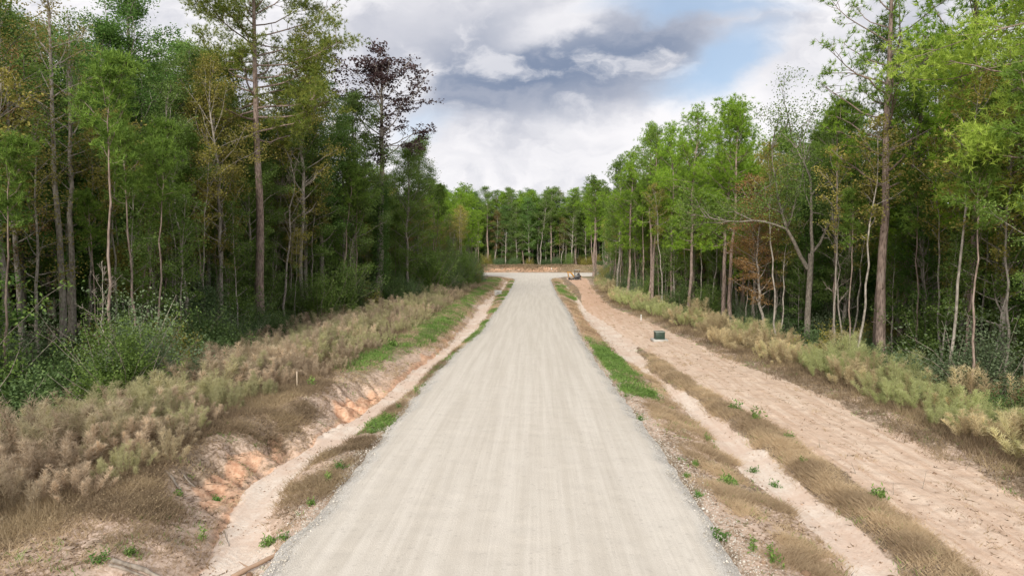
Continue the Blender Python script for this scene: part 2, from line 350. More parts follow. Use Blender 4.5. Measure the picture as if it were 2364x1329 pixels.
def height(x, y, detail=True):
    x = np.asarray(x, float); y = np.asarray(y, float)
    lc, lw = LCH(y), LCH(y, 2); rc, rw = RCH(y), RCH(y, 2)
    rl, rr = RL(y), RR(y)
    z = np.zeros(np.broadcast(x, y).shape)
    near = 1 - ss(y, 150, 165)
    dl = rl - x                                                  # metres left of the road edge
    z = z - near * .34 * np.exp(-((x - lc) / (lw + .55)) ** 2)
    z = z + near * np.where(x < 0, .40 * ss(lc - x, .6, 2.6) - 1.45 * ss(lc - x, 3.2, 12.5), 0)
    z = z - near * .38 * np.exp(-((x - rc) / (rw + .6)) ** 2) - near * .22 * ss(x, rr + .2, rr + 2) * (x > 0)
    z = z + near * .22 * np.exp(-((x - (rc + TL(y)) / 2 - .15) / .55) ** 2) * (x > 0) * (1 - ss(y, 34, 44))
    z = z + near * (.12 * ss(x, TR(y), TR(y) + 1.2) - 1.0 * ss(x, TR(y) + 1.2, TR(y) + 7.0))
    # eroded gullies cut in the left bank
    gm = ss(x, lc - 2.6, lc - 1.2) * (1 - ss(x, lc - .75, lc - .35)) * ss(y, 14.5, 17) * (1 - ss(y, 29, 33)) * (1 - .75 * ss(y, 21.5, 23) * (1 - ss(y, 24.5, 26))) * (x < 0)
    wq = (fbm(x * 1.6, y * 1.6, 3, 61) - .5) * 1.6
    rg = np.abs(vn(y * 1.5 + .8 * (x - lc) + 3 + wq, x * .5) * 2 - 1); r2 = np.abs(vn(y * 4.1 - .9 * (x - lc) + wq * 2, x * 1.3 + 7) * 2 - 1)
    z = z - gm * (.46 * (1 - rg) ** 2.2 + .15 * (1 - r2) ** 2) * (.4 + 1.1 * fbm(x * .5, y * .4, 2, 62))
    z = z - .16 * ss(x, lc - 2.2 + wq * .6, lc - 2.05 + wq * .6) * gm
    z = z - near * .10 * ss(lw + .28 - np.abs(x - lc), 0, .2) * (x < 0)      # sharp lip of the left ditch
    # rise beyond the cross road
    bk = bank(x)
    z = z + 1.7 * ss(y, bk, bk + 9) + .25 * ss(y, 196, 202) + 0.6 * (fbm(x * .3, y * .3, 3, 5) - .5) * ss(y, 200, 206)
    z = z + ss(FEL(y) - 3 - x, 0, 30) * -1.0 * (y < 176)
    inroad = ss(x, rl - .15, rl + .25) * (1 - ss(x, rr - .25, rr + .15)) * (y < 178)
    if detail:
        off = ss(np.minimum(np.abs(x - rl), np.abs(x - rr)), .1, 1.2)
        chan = np.maximum(ss(lw + .2 - np.abs(x - lc), 0, .3), ss(rw + .2 - np.abs(x - rc), 0, .3))
        trk = ss(x, TL(y), TL(y) + .4) * (1 - ss(x, TR(y) - .4, TR(y)))
        rough = (1 - .8 * chan) * (1 - .55 * trk)
        z = z + off * rough * (.22 * (fbm(x * .9, y * .9, 4, 1) - .5) + .12 * (fbm(x * 4, y * 4, 3, 2) - .5))
        rut = np.sin((x - TL(y)) * 5.2) * .035 * trk
        z = z + rut * ss(fbm(x * .1, y * .06, 2, 8), .35, .6)
    cr = ss(y, 172, 175) * (1 - ss(y, 198, 200))
    z = z * (1 - inroad) * (1 - cr) - .16 * np.maximum(inroad, cr)
    z = z - .03
    return z
def axis(segs):
    r = []
    for a, b, s0, s1 in segs:
        x = a
        while x < b: r.append(x); x += s0 + (s1 - s0) * (x - a) / (b - a)
    r.append(segs[-1][1]); return np.array(r)
xs = axis([(-500, -60, 60, 8), (-60, -20, 4, .6), (-20, -11, .4, .16), (-11, -4.5, .075, .075), (-4.5, 3, .5, .5), (3, 13.5, .085, .085), (13.5, 22, .2, .6), (22, 60, .8, 4), (60, 500, 8, 60)])
ys = axis([(-60, 8, 6, .5), (8, 30, .075, .10), (30, 60, .11, .3), (60, 120, .32, .8), (120, 250, .8, 1.5), (250, 900, 6, 60)])
X, Y = np.meshgrid(xs, ys); Z = height(X, Y)
nx, ny = len(xs), len(ys)
def grid_mesh(name, X, Y, Z, mat):
    ny, nx = X.shape; b = MB()
    i = np.arange(ny - 1)[:, None] * nx; j = np.arange(nx - 1)[None]
    F = np.stack([i + j, i + j + 1, i + nx + j + 1, i + nx + j], -1).reshape(-1, 4)
    b.add(np.stack([X, Y, Z], -1).reshape(-1, 3), F)
    return b.mesh(name, mat, True)
def masks(x, y):
    lc, lw = LCH(y), LCH(y, 2); rc, rw = RCH(y), RCH(y, 2); rl, rr = RL(y), RR(y)
    wob = (fbm(x * .8, y * .8, 3, 11) - .5) * 1.3; wob2 = (fbm(x * 2.2, y * 1.1, 3, 12) - .5)
    near = 1 - ss(y, 150, 158); lw = lw * (.55 + .9 * fbm(y * .35, y * 0 + 5, 3, 14)) + .02; rw = rw * (.65 + .7 * fbm(y * .5, y * 0 + 2, 3, 15))
    sand = np.maximum(ss(1 - np.abs(x - lc + wob2 * .3) / (lw + .12), -.25, .35), ss(1 - np.abs(x - rc + wob2 * .4) / (rw + .05), -.3, .3)) * near
    # sandy outwash pale soil at lower left
    clay = ss(x, lc - 2.0 + wob * 1.3, lc - 1.3 + wob * 1.3) * (1 - ss(x, lc - .1, lc + .2)) * ss(y, 15, 17) * (1 - ss(y, 31, 36)) * (x < 0) * (.45 + .55 * ss(fbm(x * .8, y * .35, 3, 63), .42, .54)) * (1 - .8 * ss(y, 21.5, 23) * (1 - ss(y, 25, 26.5)))
    clay = np.maximum(clay, .85 * ss(x, lc - 1.0 + wob, lc - .5 + wob) * (1 - ss(x, lc + .5, lc + .9 + wob)) * ss(y, 35, 40) * (1 - ss(y, 50, 60)) * (x < 0))
    clay = np.maximum(clay, (.45 + .25 * (y < 40)) * ss(x, lc - 1.1 + wob * .5, lc - .5) * (1 - ss(x, lc + .2, lc + .6)) * (x < 0) * (1 - ss(y, 60, 80)))
    clay = np.maximum(clay, ss(y, 199, 202) * (1 - ss(y, 211, 214)) * (1 - .9 * ss(x + wob * 3, 7, 13)) * (.45 + .75 * (fbm(x * .25, y * .7, 3, 64) > .47)))
    clay = np.maximum(clay, .8 * ss(y, 42, 55) * (1 - ss(y, 75, 95)) * ss(x, rr, rr + .3) * (1 - ss(x, rc - .3, rc + .3)) * (x > 0))
    green = .80 * (.62 + .45 * ss(fbm(x * .45, y * .12, 3, 66), .40, .55)) * ss(x, BFL(y) - 2.0, BFL(y) + .3) * (1 - ss(x, lc - 1.6, lc - .8)) * ss(y, 25, 40) * near * (x < 0)
    green = np.maximum(green, .75 * ss(x, lc + .4, lc + 1) * (x < 0) * (1 - ss(x, rl + .1, rl + .3)) * np.maximum(ss(fbm(y * .22, y * 0, 2, 3), .45, .55), ss(y, 30, 32) * (1 - ss(y, 42, 44))) * ss(y, 17, 20) * near)
    green = np.maximum(green, .95 * ss(x + wob * .4, rr + .1, rr + .4) * (1 - ss(x + wob * .4, rr + 1.5, rr + 2.0)) * ss(y, 27, 31) * (1 - ss(y, 46, 50)) * (x > 0))
    green = np.maximum(green, .62 * (.3 + .9 * ss(fbm(x * .5, y * .12, 3, 65), .42, .56)) * ss(x, rr + .2, rr + .8) * (1 - ss(x, rr + 2.3, rr + 3.2)) * ss(y, 78, 84) * near * (x > 0))
    green = np.maximum(green, .6 * ss(y, 199, 203) * (1 - ss(y, 214, 218)) * ss(x + wob * 3, 8, 14))
    green = np.maximum(green, .45 * ss(x, 9, 12) * ss(y, 155, 160) * (1 - ss(y, 170, 174)))
    trk = ss(x + wob * .25, TL(y) - .1, TL(y) + .4) * (1 - ss(x + wob * .5, TR(y) - .5, TR(y) + .5)) * (1 - ss(y, 158, 164)) * (x > 0)
    red = ss(y, 45, 90) * trk
    bare = .42 + .75 * (fbm(x * .7, y * .7, 3, 21) - .5)
    bare = bare + .38 * (1 - ss(np.abs(x - lc), .4, 2.4)) * (x < 0) + .30 * (1 - ss(y, 15, 18)) * ss(x, -12, -9) * (x < 0)
    bare = bare + .2 * ss(x, rr, rr + .3) * (1 - ss(x, rc, rc + .6)) * (x > 0)
    humpR = ss(x, rc + rw, rc + rw + .3) * (1 - ss(x, TL(y) - .2, TL(y) + .3)) * (x > 0)
    bare = bare - .5 * humpR - .25 * ss(x, TR(y) + .5, TR(y) + 2.5) - .45 * ss(-x, 9.3, 11)
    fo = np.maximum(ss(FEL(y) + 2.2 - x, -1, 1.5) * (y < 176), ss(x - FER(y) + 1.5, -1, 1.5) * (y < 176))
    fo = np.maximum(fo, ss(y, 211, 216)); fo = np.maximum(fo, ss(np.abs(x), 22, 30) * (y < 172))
    return sand, clay, green, trk, bare, red, fo
sand, clay, green, trk, bare, red, fo = masks(X, Y)
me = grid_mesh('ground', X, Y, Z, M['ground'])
def colattr(me, nm, chans):
    a = me.attributes.new(nm, 'FLOAT_COLOR', 'POINT')
    d = np.stack([np.clip(c_, 0, 1).ravel() for c_ in chans] + [np.ones(chans[0].size)], -1).astype(np.float32); a.data.foreach_set('color', d.ravel())
colattr(me, 'ma', (sand, clay, green)); colattr(me, 'mb', (trk, bare, red))
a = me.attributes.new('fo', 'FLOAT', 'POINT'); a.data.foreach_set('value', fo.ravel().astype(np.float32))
tag(link('ground', me), 'sandy soil with ditches and bare dirt beside the road', kind='structure')
# road: its own sheet with loose, uneven edges
def road_sheet(name, ysr, L, Rr, nxr, flip=False, zb=0.0, amp=.22):
    t = np.linspace(0, 1, nxr); t = .5 - .5 * np.cos(PI * t) if nxr > 20 else t
    T, YY = np.meshgrid(t, ysr)
    lo = L(YY) - .12 + amp * (fbm(YY * 1.3, YY * 0 + 3, 3, 31) - .5) * 2; hi = Rr(YY) + .12 + amp * (fbm(YY * 1.3, YY * 0 + 9, 3, 32) - .5) * 2
    XX = lo + (hi - lo) * T; dd = np.minimum(XX - lo, hi - XX)
    ZZ = zb + .05 - .16 * (1 - ss(dd, 0, .75)) ** 2 + .05 * ss(dd, .5, 3.5) + .03 * (fbm(XX * 2.5, YY * 2.5, 3, 40) - .5)
    ZZ -= .012 * np.exp(-((XX + 1.9) / .3) ** 2) + .012 * np.exp(-((XX - .1) / .3) ** 2)
    e = 1 - ss(dd + .3 * (fbm(XX * 3, YY * .6, 3, 33) - .5), .1, 1.0)
    if flip: XX, YY = YY, XX; 
    me = grid_mesh(name, XX, YY, ZZ, M['road'])
    if flip: me.flip_normals()
    a = me.attributes.new('edge', 'FLOAT', 'POINT'); a.data.foreach_set('value', e.ravel().astype(np.float32)); return me
ysr = axis([(-40, 8, 2, .3), (8, 40, .1, .15), (40, 178, .2, 1.2)])
tag(link('gravel_road', road_sheet('gravel_road', ysr, RL, RR, 110)), 'pale gravel road running straight to the junction', kind='structure')
xcr = np.arange(-130, 130, 1.0)
tag(link('cross_road', road_sheet('cross_road', xcr, lambda x: 173.5 + 0 * x + .0012 * x * x, lambda x: 198 + .0012 * x * x, 40, True, .02)), 'pale gravel cross road at the end', kind='structure')
def gz(x, y): return float(height(np.array([x]), np.array([y]))[0])

# ------------------------------------------------------------------ vegetation makers
def unit(v): return v / (np.linalg.norm(v) + 1e-9)
def path(p0, d0, L, n, r, curl=.12, up=0.0):
    P = [np.array(p0, float)]; d = unit(np.array(d0, float))
    for i in range(n):
        d = unit(d + r.normal(size=3) * curl + np.array([0, 0, up])); P.append(P[-1] + d * L / n)
    return np.array(P), d
def tuft(mb, P, D, r, n=11, L=.24, w=.03):
    """needle bunches at points P facing D"""
    P = np.repeat(P, n, 0); D = np.repeat(D, n, 0); N = len(P)
    d = D * .55 + r.normal(size=(N, 3)) * .55; d[:, 2] += .12; d /= np.linalg.norm(d, axis=1)[:, None]
    t = np.repeat(r.uniform(0, 1, N // n), n) * .75 + r.uniform(0, .25, N)
    mb.blades(P, d * (L * r.uniform(.7, 1.2, N))[:, None], w, t, r)
def make_tree(name, seed, H, r0, kind='broad', cb=.35, spread=3.5, nb=40, bark='barkg', leaf='green', dens=1.0, lean=0.0, ls=.13, bend=.02,
              profile=None, el=(25, 60), sub=6, nl=34, clump=.42, up=.05, side=None, flare=1.35, extra=None):
    r = np.random.default_rng(seed)
    n = 14; zt = np.linspace(0, 1, n)
    off = np.cumsum(r.normal(size=(n, 2)) * bend * H / n * 3, 0) + np.outer(zt * lean * H, [1, 0]); off[0] = 0
    TP = np.column_stack([off[:, 0], off[:, 1], zt * H - .3 * (zt == 0)])
    rad = r0 * (1 - .80 * zt ** 1.1) * (1 + (flare - 1) * np.exp(-zt * 30)); rad[-1] = .015
    tb = MB().tube(TP, rad, 10); lb = MB(); cb_ = MB()
    tips = []; tdirs = []
    profile = profile or (lambda t: math.sin(PI * min(1, max(0, t)) ** .8) ** .6 * .9 + .1)
    az = r.uniform(0, 6.28)
    for i in range(nb):
        s = (i + r.uniform(0, .9)) / nb; t = cb + (1 - cb) * s ** .9 * .98
        az += 2.4 + r.normal() * .5
        if side is not None and r.random() < .55: az = side + r.normal() * .6
        p0 = np.array([np.interp(t, zt, TP[:, k]) for k in range(3)])
        L = spread * profile(s) * r.uniform(.6, 1.15)
        e = R(el[0] + (el[1] - el[0]) * s + r.normal() * 9)
        d0 = [math.cos(az) * math.cos(e), math.sin(az) * math.cos(e), math.sin(e)]
        rb = min(np.interp(t, zt, rad) * .45, .03 + L * .014)
        P, d = path(p0, d0, L, 6, r, .13, up)
        lb.tube(P, np.linspace(rb, .012, 7), 5)
        for k in range(max(2, int(sub * L / spread + 1))):
            q = r.uniform(.25, 1.0); idx = q * 6; p1 = np.array([np.interp(idx, range(7), P[:, c_]) for c_ in range(3)])
            dd = unit(P[min(6, int(idx) + 1)] - P[int(min(5, idx))]) + r.normal(size=3) * .75; dd[2] = dd[2] * .6 + .05
            l2 = L * r.uniform(.22, .42) * (1.25 - q * .5)
            P2, d2 = path(p1, dd, l2, 4, r, .2, up)
            lb.tube(P2, np.linspace(max(.012, rb * .35), .007, 5), 3)
            for m_ in (2, 3, 4): tips.append(P2[m_]); tdirs.append(unit(P2[m_] - P2[m_ - 1]))
            if kind == 'bare':
                for m_ in range(5):
                    P3, _ = path(P2[r.integers(1, 5)], d2 + r.normal(size=3) * .8, l2 * r.uniform(.3, .6), 3, r, .25, .02); lb.tube(P3, np.linspace(.010, .005, 4), 3)
        tips.append(P[-1]); tdirs.append(d)
    tips = np.array(tips); tdirs = np.array(tdirs)
    if kind == 'pine':
        keep = r.random(len(tips)) < dens if dens < 1 else np.ones(len(tips), bool)
        tp, td = tips[keep], tdirs[keep]; k = max(1, int(nl))
        tt_ = np.repeat(r.random(len(tp)), k); tp = np.repeat(tp, k, 0); td = np.repeat(td, k, 0)
        tp = tp + r.normal(size=tp.shape) * clump * [1, 1, .7]; td = td + r.normal(size=td.shape) * .5; td[:, 2] += .3; td /= np.linalg.norm(td, axis=1)[:, None]
        tuft(cb_, tp, td, r, 12, ls, ls * .13)
    elif kind == 'broad':
        keep = r.random(len(tips)) < dens; tp = tips[keep]
        C = np.repeat(tp, nl, 0); t = np.repeat(r.uniform(0, 1, len(tp)), nl) * .8 + r.uniform(0, .2, len(C))
        C = C + r.normal(size=C.shape) * clump * .74 * [1, 1, .55]
        cb_.leaves(C, ls, ls * .62, t, .45, r)
    res = {'trunk': tb.mesh(name + '_trunk', M[bark], True), 'limbs': lb.mesh(name + '_limbs', M[bark if kind != 'bare' else 'twig'])}
    if kind != 'bare': res['crown'] = cb_.mesh(name + '_crown', M[leaf])
    if extra:
        res.update(extra(r, TP, rad, zt))
    return res
def make_bush(name, seed, H, Rr, n, leaf, ls, stems=14, flat=.3, form='dome'):
    r = np.random.default_rng(seed); b = MB(); s = MB()
    d = r.normal(size=(n // 28, 3)); d /= np.linalg.norm(d, axis=1)[:, None]; d[:, 2] = np.abs(d[:, 2])
    lob = 1 + .38 * np.sin(d[:, :1] * 3.1 + seed) * np.cos(d[:, 1:2] * 4.3 + seed * 2) + .22 * np.sin(d[:, 2:] * 9 + d[:, :1] * 7)
    C = d * r.uniform(.35, 1.12, len(d))[:, None] ** .6 * [Rr, Rr, H * .85] * lob; C[:, 2] += .10 * H
    for i in range(16):
        P, _ = path([r.normal() * Rr * .3, r.normal() * Rr * .3, H * .3], [r.normal() * .6, r.normal() * .6, 1], H * r.uniform(.7, 1.15), 6, r, .12); s.tube(P, np.linspace(.02, .006, 7), 3)
        C = np.concatenate([C, P[3:] + r.normal(size=(4, 3)) * .1])
    for i in range(stems):
        P, _ = path(r.normal(size=3) * [.15, .15, 0], r.normal(size=3) * [.6, .6, .2] + [0, 0, 1], H * r.uniform(.6, 1.0), 5, r, .15, .02); s.tube(P, np.linspace(.03, .008, 6), 4)
    t = np.repeat(r.uniform(0, 1, len(C)), 28) * .6 + r.uniform(0, .4, 28 * len(C))
    CC = np.repeat(C, 28, 0) + r.normal(size=(28 * len(C), 3)) * Rr * .13
    CC[:, 2] = np.maximum(CC[:, 2], .03)
    b.leaves(CC, ls, ls * .55, t, flat, r)
    return {'stems': s.mesh(name + '_stems', M['twig']), 'foliage': b.mesh(name + '_foliage', M[leaf])}
def make_weed(name, seed, H, Rr, ns, leaf, plume=70, w=.012, low=.28):
    """tall feathery weed clump: many stems, each a plume of fine sprays"""
    r = np.random.default_rng(seed); s = MB(); b = MB()
    for i in range(ns):
        a = r.uniform(0, 6.28); q = math.sqrt(r.random()) * Rr; p0 = [q * math.cos(a), q * math.sin(a), 0]
        h = H * r.uniform(.42, 1.05) * (1 - .35 * (q / Rr) ** 2)
        P, _ = path(p0, [math.cos(a) * .35 * q / Rr, math.sin(a) * .35 * q / Rr, 1], h, 6, r, .09, .02)
        s.tube(P, np.linspace(.011, .004, 7), 3, r.uniform(0, .3))
        k = np.sort(low + (1 - low) * r.random(plume) ** .8); B = np.column_stack([np.interp(k * 6, range(7), P[:, c_]) for c_ in range(3)])
        L = .17 * h * (np.sin(PI * np.clip((k - low) / (1 - low), 0, 1) ** .9 * .93 + .06)) * .75 + .05
        aa = r.uniform(0, 6.28, plume); D = np.column_stack([np.cos(aa), np.sin(aa), r.uniform(.7, 2.2, plume)]); D /= np.linalg.norm(D, axis=1)[:, None]
        tt = np.clip(.05 + .65 * k + r.normal() * .25, 0, 1)
        b.blades(B, D * L[:, None], w * 1.2, tt, r)
        B2 = np.repeat(B, 4, 0) + np.repeat(D * L[:, None], 4, 0) * r.uniform(.2, .95, (plume * 4, 1)); D2 = np.repeat(D, 4, 0) + r.normal(size=(plume * 4, 3)) * .6
        b.blades(B2, D2 * .085, w * 1.15, np.repeat(tt, 4), r)
    return {'stems': s.mesh(name + '_stems', M['grassd']), 'plumes': b.mesh(name + '_plumes', M[leaf])}
def place(kind, parts, x, y, label, cat, group=None, sc=1.0, rz=None, z=None, tilt=0.0, sxy=1.0):
    o = link(kind, None); o.empty_display_size = .3
    o.location = (x, y, gz(x, y) - .05 if z is None else z); o.scale = (sc * sxy, sc * sxy, sc)
    o.rotation_euler = (tilt * random.uniform(-1, 1), tilt * random.uniform(-1, 1), random.uniform(0, 6.28) if rz is None else rz)
    tag(o, label, cat, group)
    for k, me_ in parts.items(): link(k.strip(), me_, o)
    return o

# ------------------------------------------------------------------ plant prototypes (shared meshes)
ppine = lambda t: (.55 + .6 * t if t < .35 else .76 * (1 - ((t - .35) / .65) ** 1.6) + .22)
PT = {}
def P_(k, H, *a, **kw): PT[k] = (make_tree(k, *a, **kw), H)
# tall pines (bare trunk, tufted crown) and younger full pines
P_('pineA', 24, 11, 24, .24, 'pine', .55, 3.9, 38, 'bark', 'pine', nl=4, ls=.30, clump=.28, sub=6, up=.10, el=(5, 55), profile=ppine)
P_('pineB', 22, 12, 22, .20, 'pine', .46, 3.7, 40, 'bark', 'pineb', nl=4, ls=.30, clump=.28, sub=6, up=.10, el=(0, 55), profile=ppine)
P_('pineC', 20, 13, 20, .17, 'pine', .34, 3.6, 46, 'bark', 'pineb', nl=4, ls=.30, clump=.30, sub=6, up=.10, el=(0, 55), profile=ppine)
P_('pineD', 25, 14, 25, .26, 'pine', .62, 4.3, 32, 'bark', 'pine', nl=4, ls=.30, clump=.30, sub=7, up=.08, el=(0, 50), profile=ppine)
P_('pineE', 18, 15, 18, .15, 'pine', .28, 3.2, 46, 'barkg', 'pine', nl=4, ls=.28, clump=.28, sub=6, up=.10, el=(0, 60), profile=ppine)
# broadleaf trees
P_('oakA', 20, 21, 20, .20, 'broad', .22, 4.2, 52, 'barkg', 'green', nl=44, ls=.13, clump=.40, sub=6)
P_('oakB', 22, 22, 22, .24, 'broad', .26, 4.5, 52, 'barkg', 'deep', nl=44, ls=.135, clump=.42, sub=6)
P_('oakC', 16, 23, 16, .14, 'broad', .14, 3.3, 46, 'barkg', 'green', nl=38, ls=.125, clump=.38, sub=5)
P_('oakD', 13, 24, 13, .11, 'broad', .10, 3.0, 42, 'barkg', 'deep', nl=38, ls=.125, clump=.38, sub=5)
P_('gumA', 15, 25, 15, .12, 'broad', .26, 2.7, 32, 'barkg', 'autumn', nl=17, ls=.125, clump=.36, sub=5, bend=.04)
P_('gumB', 18, 26, 18, .14, 'broad', .30, 3.0, 34, 'barkg', 'yellow', nl=19, ls=.125, clump=.38, sub=5, bend=.04)
P_('thinA', 17, 27, 17, .11, 'broad', .36, 2.4, 30, 'barkg', 'green', nl=19, ls=.12, clump=.36, sub=5, bend=.04)
P_('bareA', 14, 28, 14, .10, 'bare', .35, 2.4, 20, 'barkg', bend=.05, sub=5, el=(30, 65))
P_('bareB', 9, 29, 9, .06, 'bare', .20, 2.0, 24, 'barkg', bend=.05, sub=4, el=(30, 65))
P_('sapA', 9, 71, 9, .05, 'broad', .30, 1.3, 20, 'barkg', 'green', nl=14, ls=.11, clump=.28, sub=4, bend=.03)
P_('sapB', 12, 72, 12, .06, 'broad', .55, 1.4, 18, 'barkg', 'yellow', nl=12, ls=.11, clump=.28, sub=4, bend=.03)
P_('sapC', 13, 73, 13, .07, 'pine', .72, 1.6, 16, 'bark', 'pine', nl=3, ls=.26, clump=.2, sub=5, up=.1, el=(10, 60), bend=.02)
P_('sapD', 8, 74, 8, .045, 'bare', .35, 1.2, 16, 'barkg', bend=.05, sub=4, el=(35, 70))
BU = {}
BU['underA'] = make_bush('underA', 31, 2.4, 1.7, 13000, 'under', .12)
BU['underB'] = make_bush('underB', 32, 3.4, 1.6, 14000, 'under', .12)
BU['underC'] = make_bush('underC', 33, 1.7, 1.5, 10000, 'under', .10)
BU['underD'] = make_bush('underD', 34, 2.6, 1.6, 9000, 'yellow', .11)
BU['underE'] = make_bush('underE', 35, 4.6, 1.5, 14000, 'green', .13)
BU['underF'] = make_bush('underF', 36, 2.9, 1.8, 13000, 'sage', .10)
WE = [make_weed('weed%d' % i, 40 + i, 1.65, .95, 30, 'weed', 72, .0085) for i in range(5)]
WB = [make_weed('bushy%d' % i, 50 + i, 2.0, 1.2, 50, 'bushy', 72, .009, .36) for i in range(5)]

# ------------------------------------------------------------------ trees the photo singles out
occupied = []
def proj(x, y):                       # photo column of a point, for keeping sight lines to the chief trees open
    a_ = R(2.0); xc = x * math.cos(a_) + y * math.sin(a_); yc = y * math.cos(a_) - x * math.sin(a_); return 1182 + 1576 * xc / (yc * math.cos(R(3)))
CHIEF = [(600, 54, 26), (2040, 38, 24), (1865, 46, 24), (862, 76, 6), (146, 36, 28), (50, 35, 14), (1500, 77, 12), (1660, 58, 14), (1588, 66, 10), (1372, 166, 9), (655, 58, 14)]
def clear(x, y, rad):
    p = proj(x, y); w = rad / y * 1576
    return all(y > Y0 + 1 or abs(p - px) > hw + w for px, Y0, hw in CHIEF)
def tree(kind, pk, x, y, H, label, cat='tree', group=None, rz=None, sxy=1.0, tilt=.02):
    parts, H0 = PT[pk] if isinstance(pk, str) else pk
    s = H / H0; occupied.append((x, y, 1.6)); return place(kind, parts, x, y, label, cat, group, s, rz, None, tilt, sxy)
# left: the tall pine with the plated crown
hp = make_tree('heroL', 101, 31.5, .37, 'pine', .50, 7.2, 50, 'bark', 'pineh', nl=13, ls=.28, clump=.30, sub=9, up=.05, el=(-8, 45), bend=.008, flare=1.25,
               profile=lambda t: .8 + .3 * t if t < .5 else 1.0)
tree('pine_tree', (hp, 31.5), at(600, 54), 54, 31.5, 'tallest pine on the left, thick pinkish trunk bare up to a flat plated crown', group=None, rz=0, tilt=0)
# right: the tall open pine with long upswept limbs
def broken(r, TP, rad, zt):
    res = {}
    for z in (3.2, 5.1, 6.9, 8.2, 9.5):
        b = MB()
        a = r.uniform(0, 6.28); p = np.array([np.interp(z / 24, zt, TP[:, k]) for k in range(3)])
        b.tube([p, p + [.55 * math.cos(a), .55 * math.sin(a), .15]], [.035, .015], 5); res['dead_stub' + ' ' * len(res)] = b.mesh('dead_stub', M['bark'])
    return res
hr = make_tree('heroR', 106, 24, .27, 'pine', .42, 5.2, 34, 'bark', 'pineb', nl=3, ls=.27, clump=.18, sub=7, up=.06, el=(8, 55), bend=.012, dens=.75, flare=1.25,
               profile=lambda t: .72 + .5 * t if t < .4 else .95 - .35 * t, extra=broken)
tree('pine_tree', (hr, 24), at(2040, 38), 38, 24, 'tall open pine on the right with long upswept limbs and stubs on its scaly trunk', rz=2.2, tilt=0)
tree('pine_tree', 'pineA', at(2024, 40), 40, 20, 'slim pine standing tight beside the tall open pine on the right', sxy=.8)
tree('pine_tree', (make_tree('nearR', 110, 20, .2, 'pine', .45, 4.8, 40, 'bark', 'piney', nl=8, ls=.24, clump=.34, sub=8, up=.04, el=(-15, 40), profile=ppine), 20),
     at(2400, 27), 27, 21, 'near pine with bright yellow green needles hanging into the upper right corner', tilt=0)
tree('pine_tree', 'pineC', at(2270, 33), 33, 22, 'bright green pine right of the tall open pine, filling the top of the picture')
# left dark reddish broadleaf with ivy
def ivy(r, TP, rad, zt):
    b = MB(); k = r.uniform(0, .55, 1500) ** 1.0
    P = np.column_stack([np.interp(k, zt, TP[:, c_]) for c_ in range(3)]); a = r.uniform(0, 6.28, 1500)
    rr_ = np.interp(k, zt, rad) + r.uniform(.02, .45, 1500); P = P + np.column_stack([np.cos(a) * rr_, np.sin(a) * rr_, 0 * a])
    C = np.repeat(P, 8, 0) + r.normal(size=(12000, 3)) * .12; b.leaves(C, .13, .11, r.uniform(0, .7, 12000), .2, r)
    return {'ivy': b.mesh('ivy', M['deep'])}
pr = make_tree('purple', 120, 27.5, .38, 'broad', .60, 6.4, 36, 'barkg', 'purple', nl=16, ls=.26, clump=.34, sub=8, dens=.8, bend=.012, lean=.03, extra=ivy, el=(20, 70))
tree('broadleaf_tree', (pr, 27.5), at(872, 76), 76, 27.2, 'ivy clad grey trunk on the left carrying a dark reddish brown crown against the sky', rz=0, tilt=0, sxy=1.25)
# left grey trunks near the frame edge
lt = lambda s, H, r0, px, Y, lab, leaf='autumn', nl=8, cb=.5, sp=2.6, kind='broad', **k: tree('broadleaf_tree', (make_tree('nl%d' % s, s, H, r0, kind, cb, sp, 26, 'barkg', leaf, nl=nl, ls=.13, clump=.42, sub=6, bend=.012, **k), H), at(px, Y), Y, H, lab, rz=random.uniform(-.4, .4), tilt=.01)
lt(130, 21, .20, 138, 36, 'left one of two close grey trunks near the left edge, thin brownish crown')
lt(131, 20, .19, 160, 37.5, 'right one of two close grey trunks near the left edge, thin greenish crown', 'green', 9)
lt(132, 18, .17, 50, 36, 'grey trunk near the left edge with orange brown leaves', 'autumn', 12, .35)
lt(133, 14, .10, 85, 34, 'crooked slim grey tree beside the leftmost trunks, yellow leaves', 'yellow', 7, .3)
lt(134, 20, .16, 10, 33, 'yellow brown tree cut by the left edge of the picture', 'yellow', 9, .35, 3.0)
lt(135, 21, .17, 365, 50, 'leaning grey broadleaf tree midway between the grey twin trunks and the tallest left pine', 'green', 18, .5, 3.8)
tree('bare_tree', 'bareB', at(395, 46), 46, 11, 'dense grey brown bare sapling in the dark gap of the left woods')
lt(136, 7, .06, 298, 40, 'small pale tree with a little yellow green crown in front of the dark left woods', 'yellow', 20, .6, 1.5)
tree('bare_tree', 'bareA', at(655, 58), 58, 16, 'slim pale dead trunk just right of the tallest left pine')
tree('broadleaf_tree', 'thinA', at(628, 62), 62, 17, 'thin grey trunk directly behind the tallest left pine')
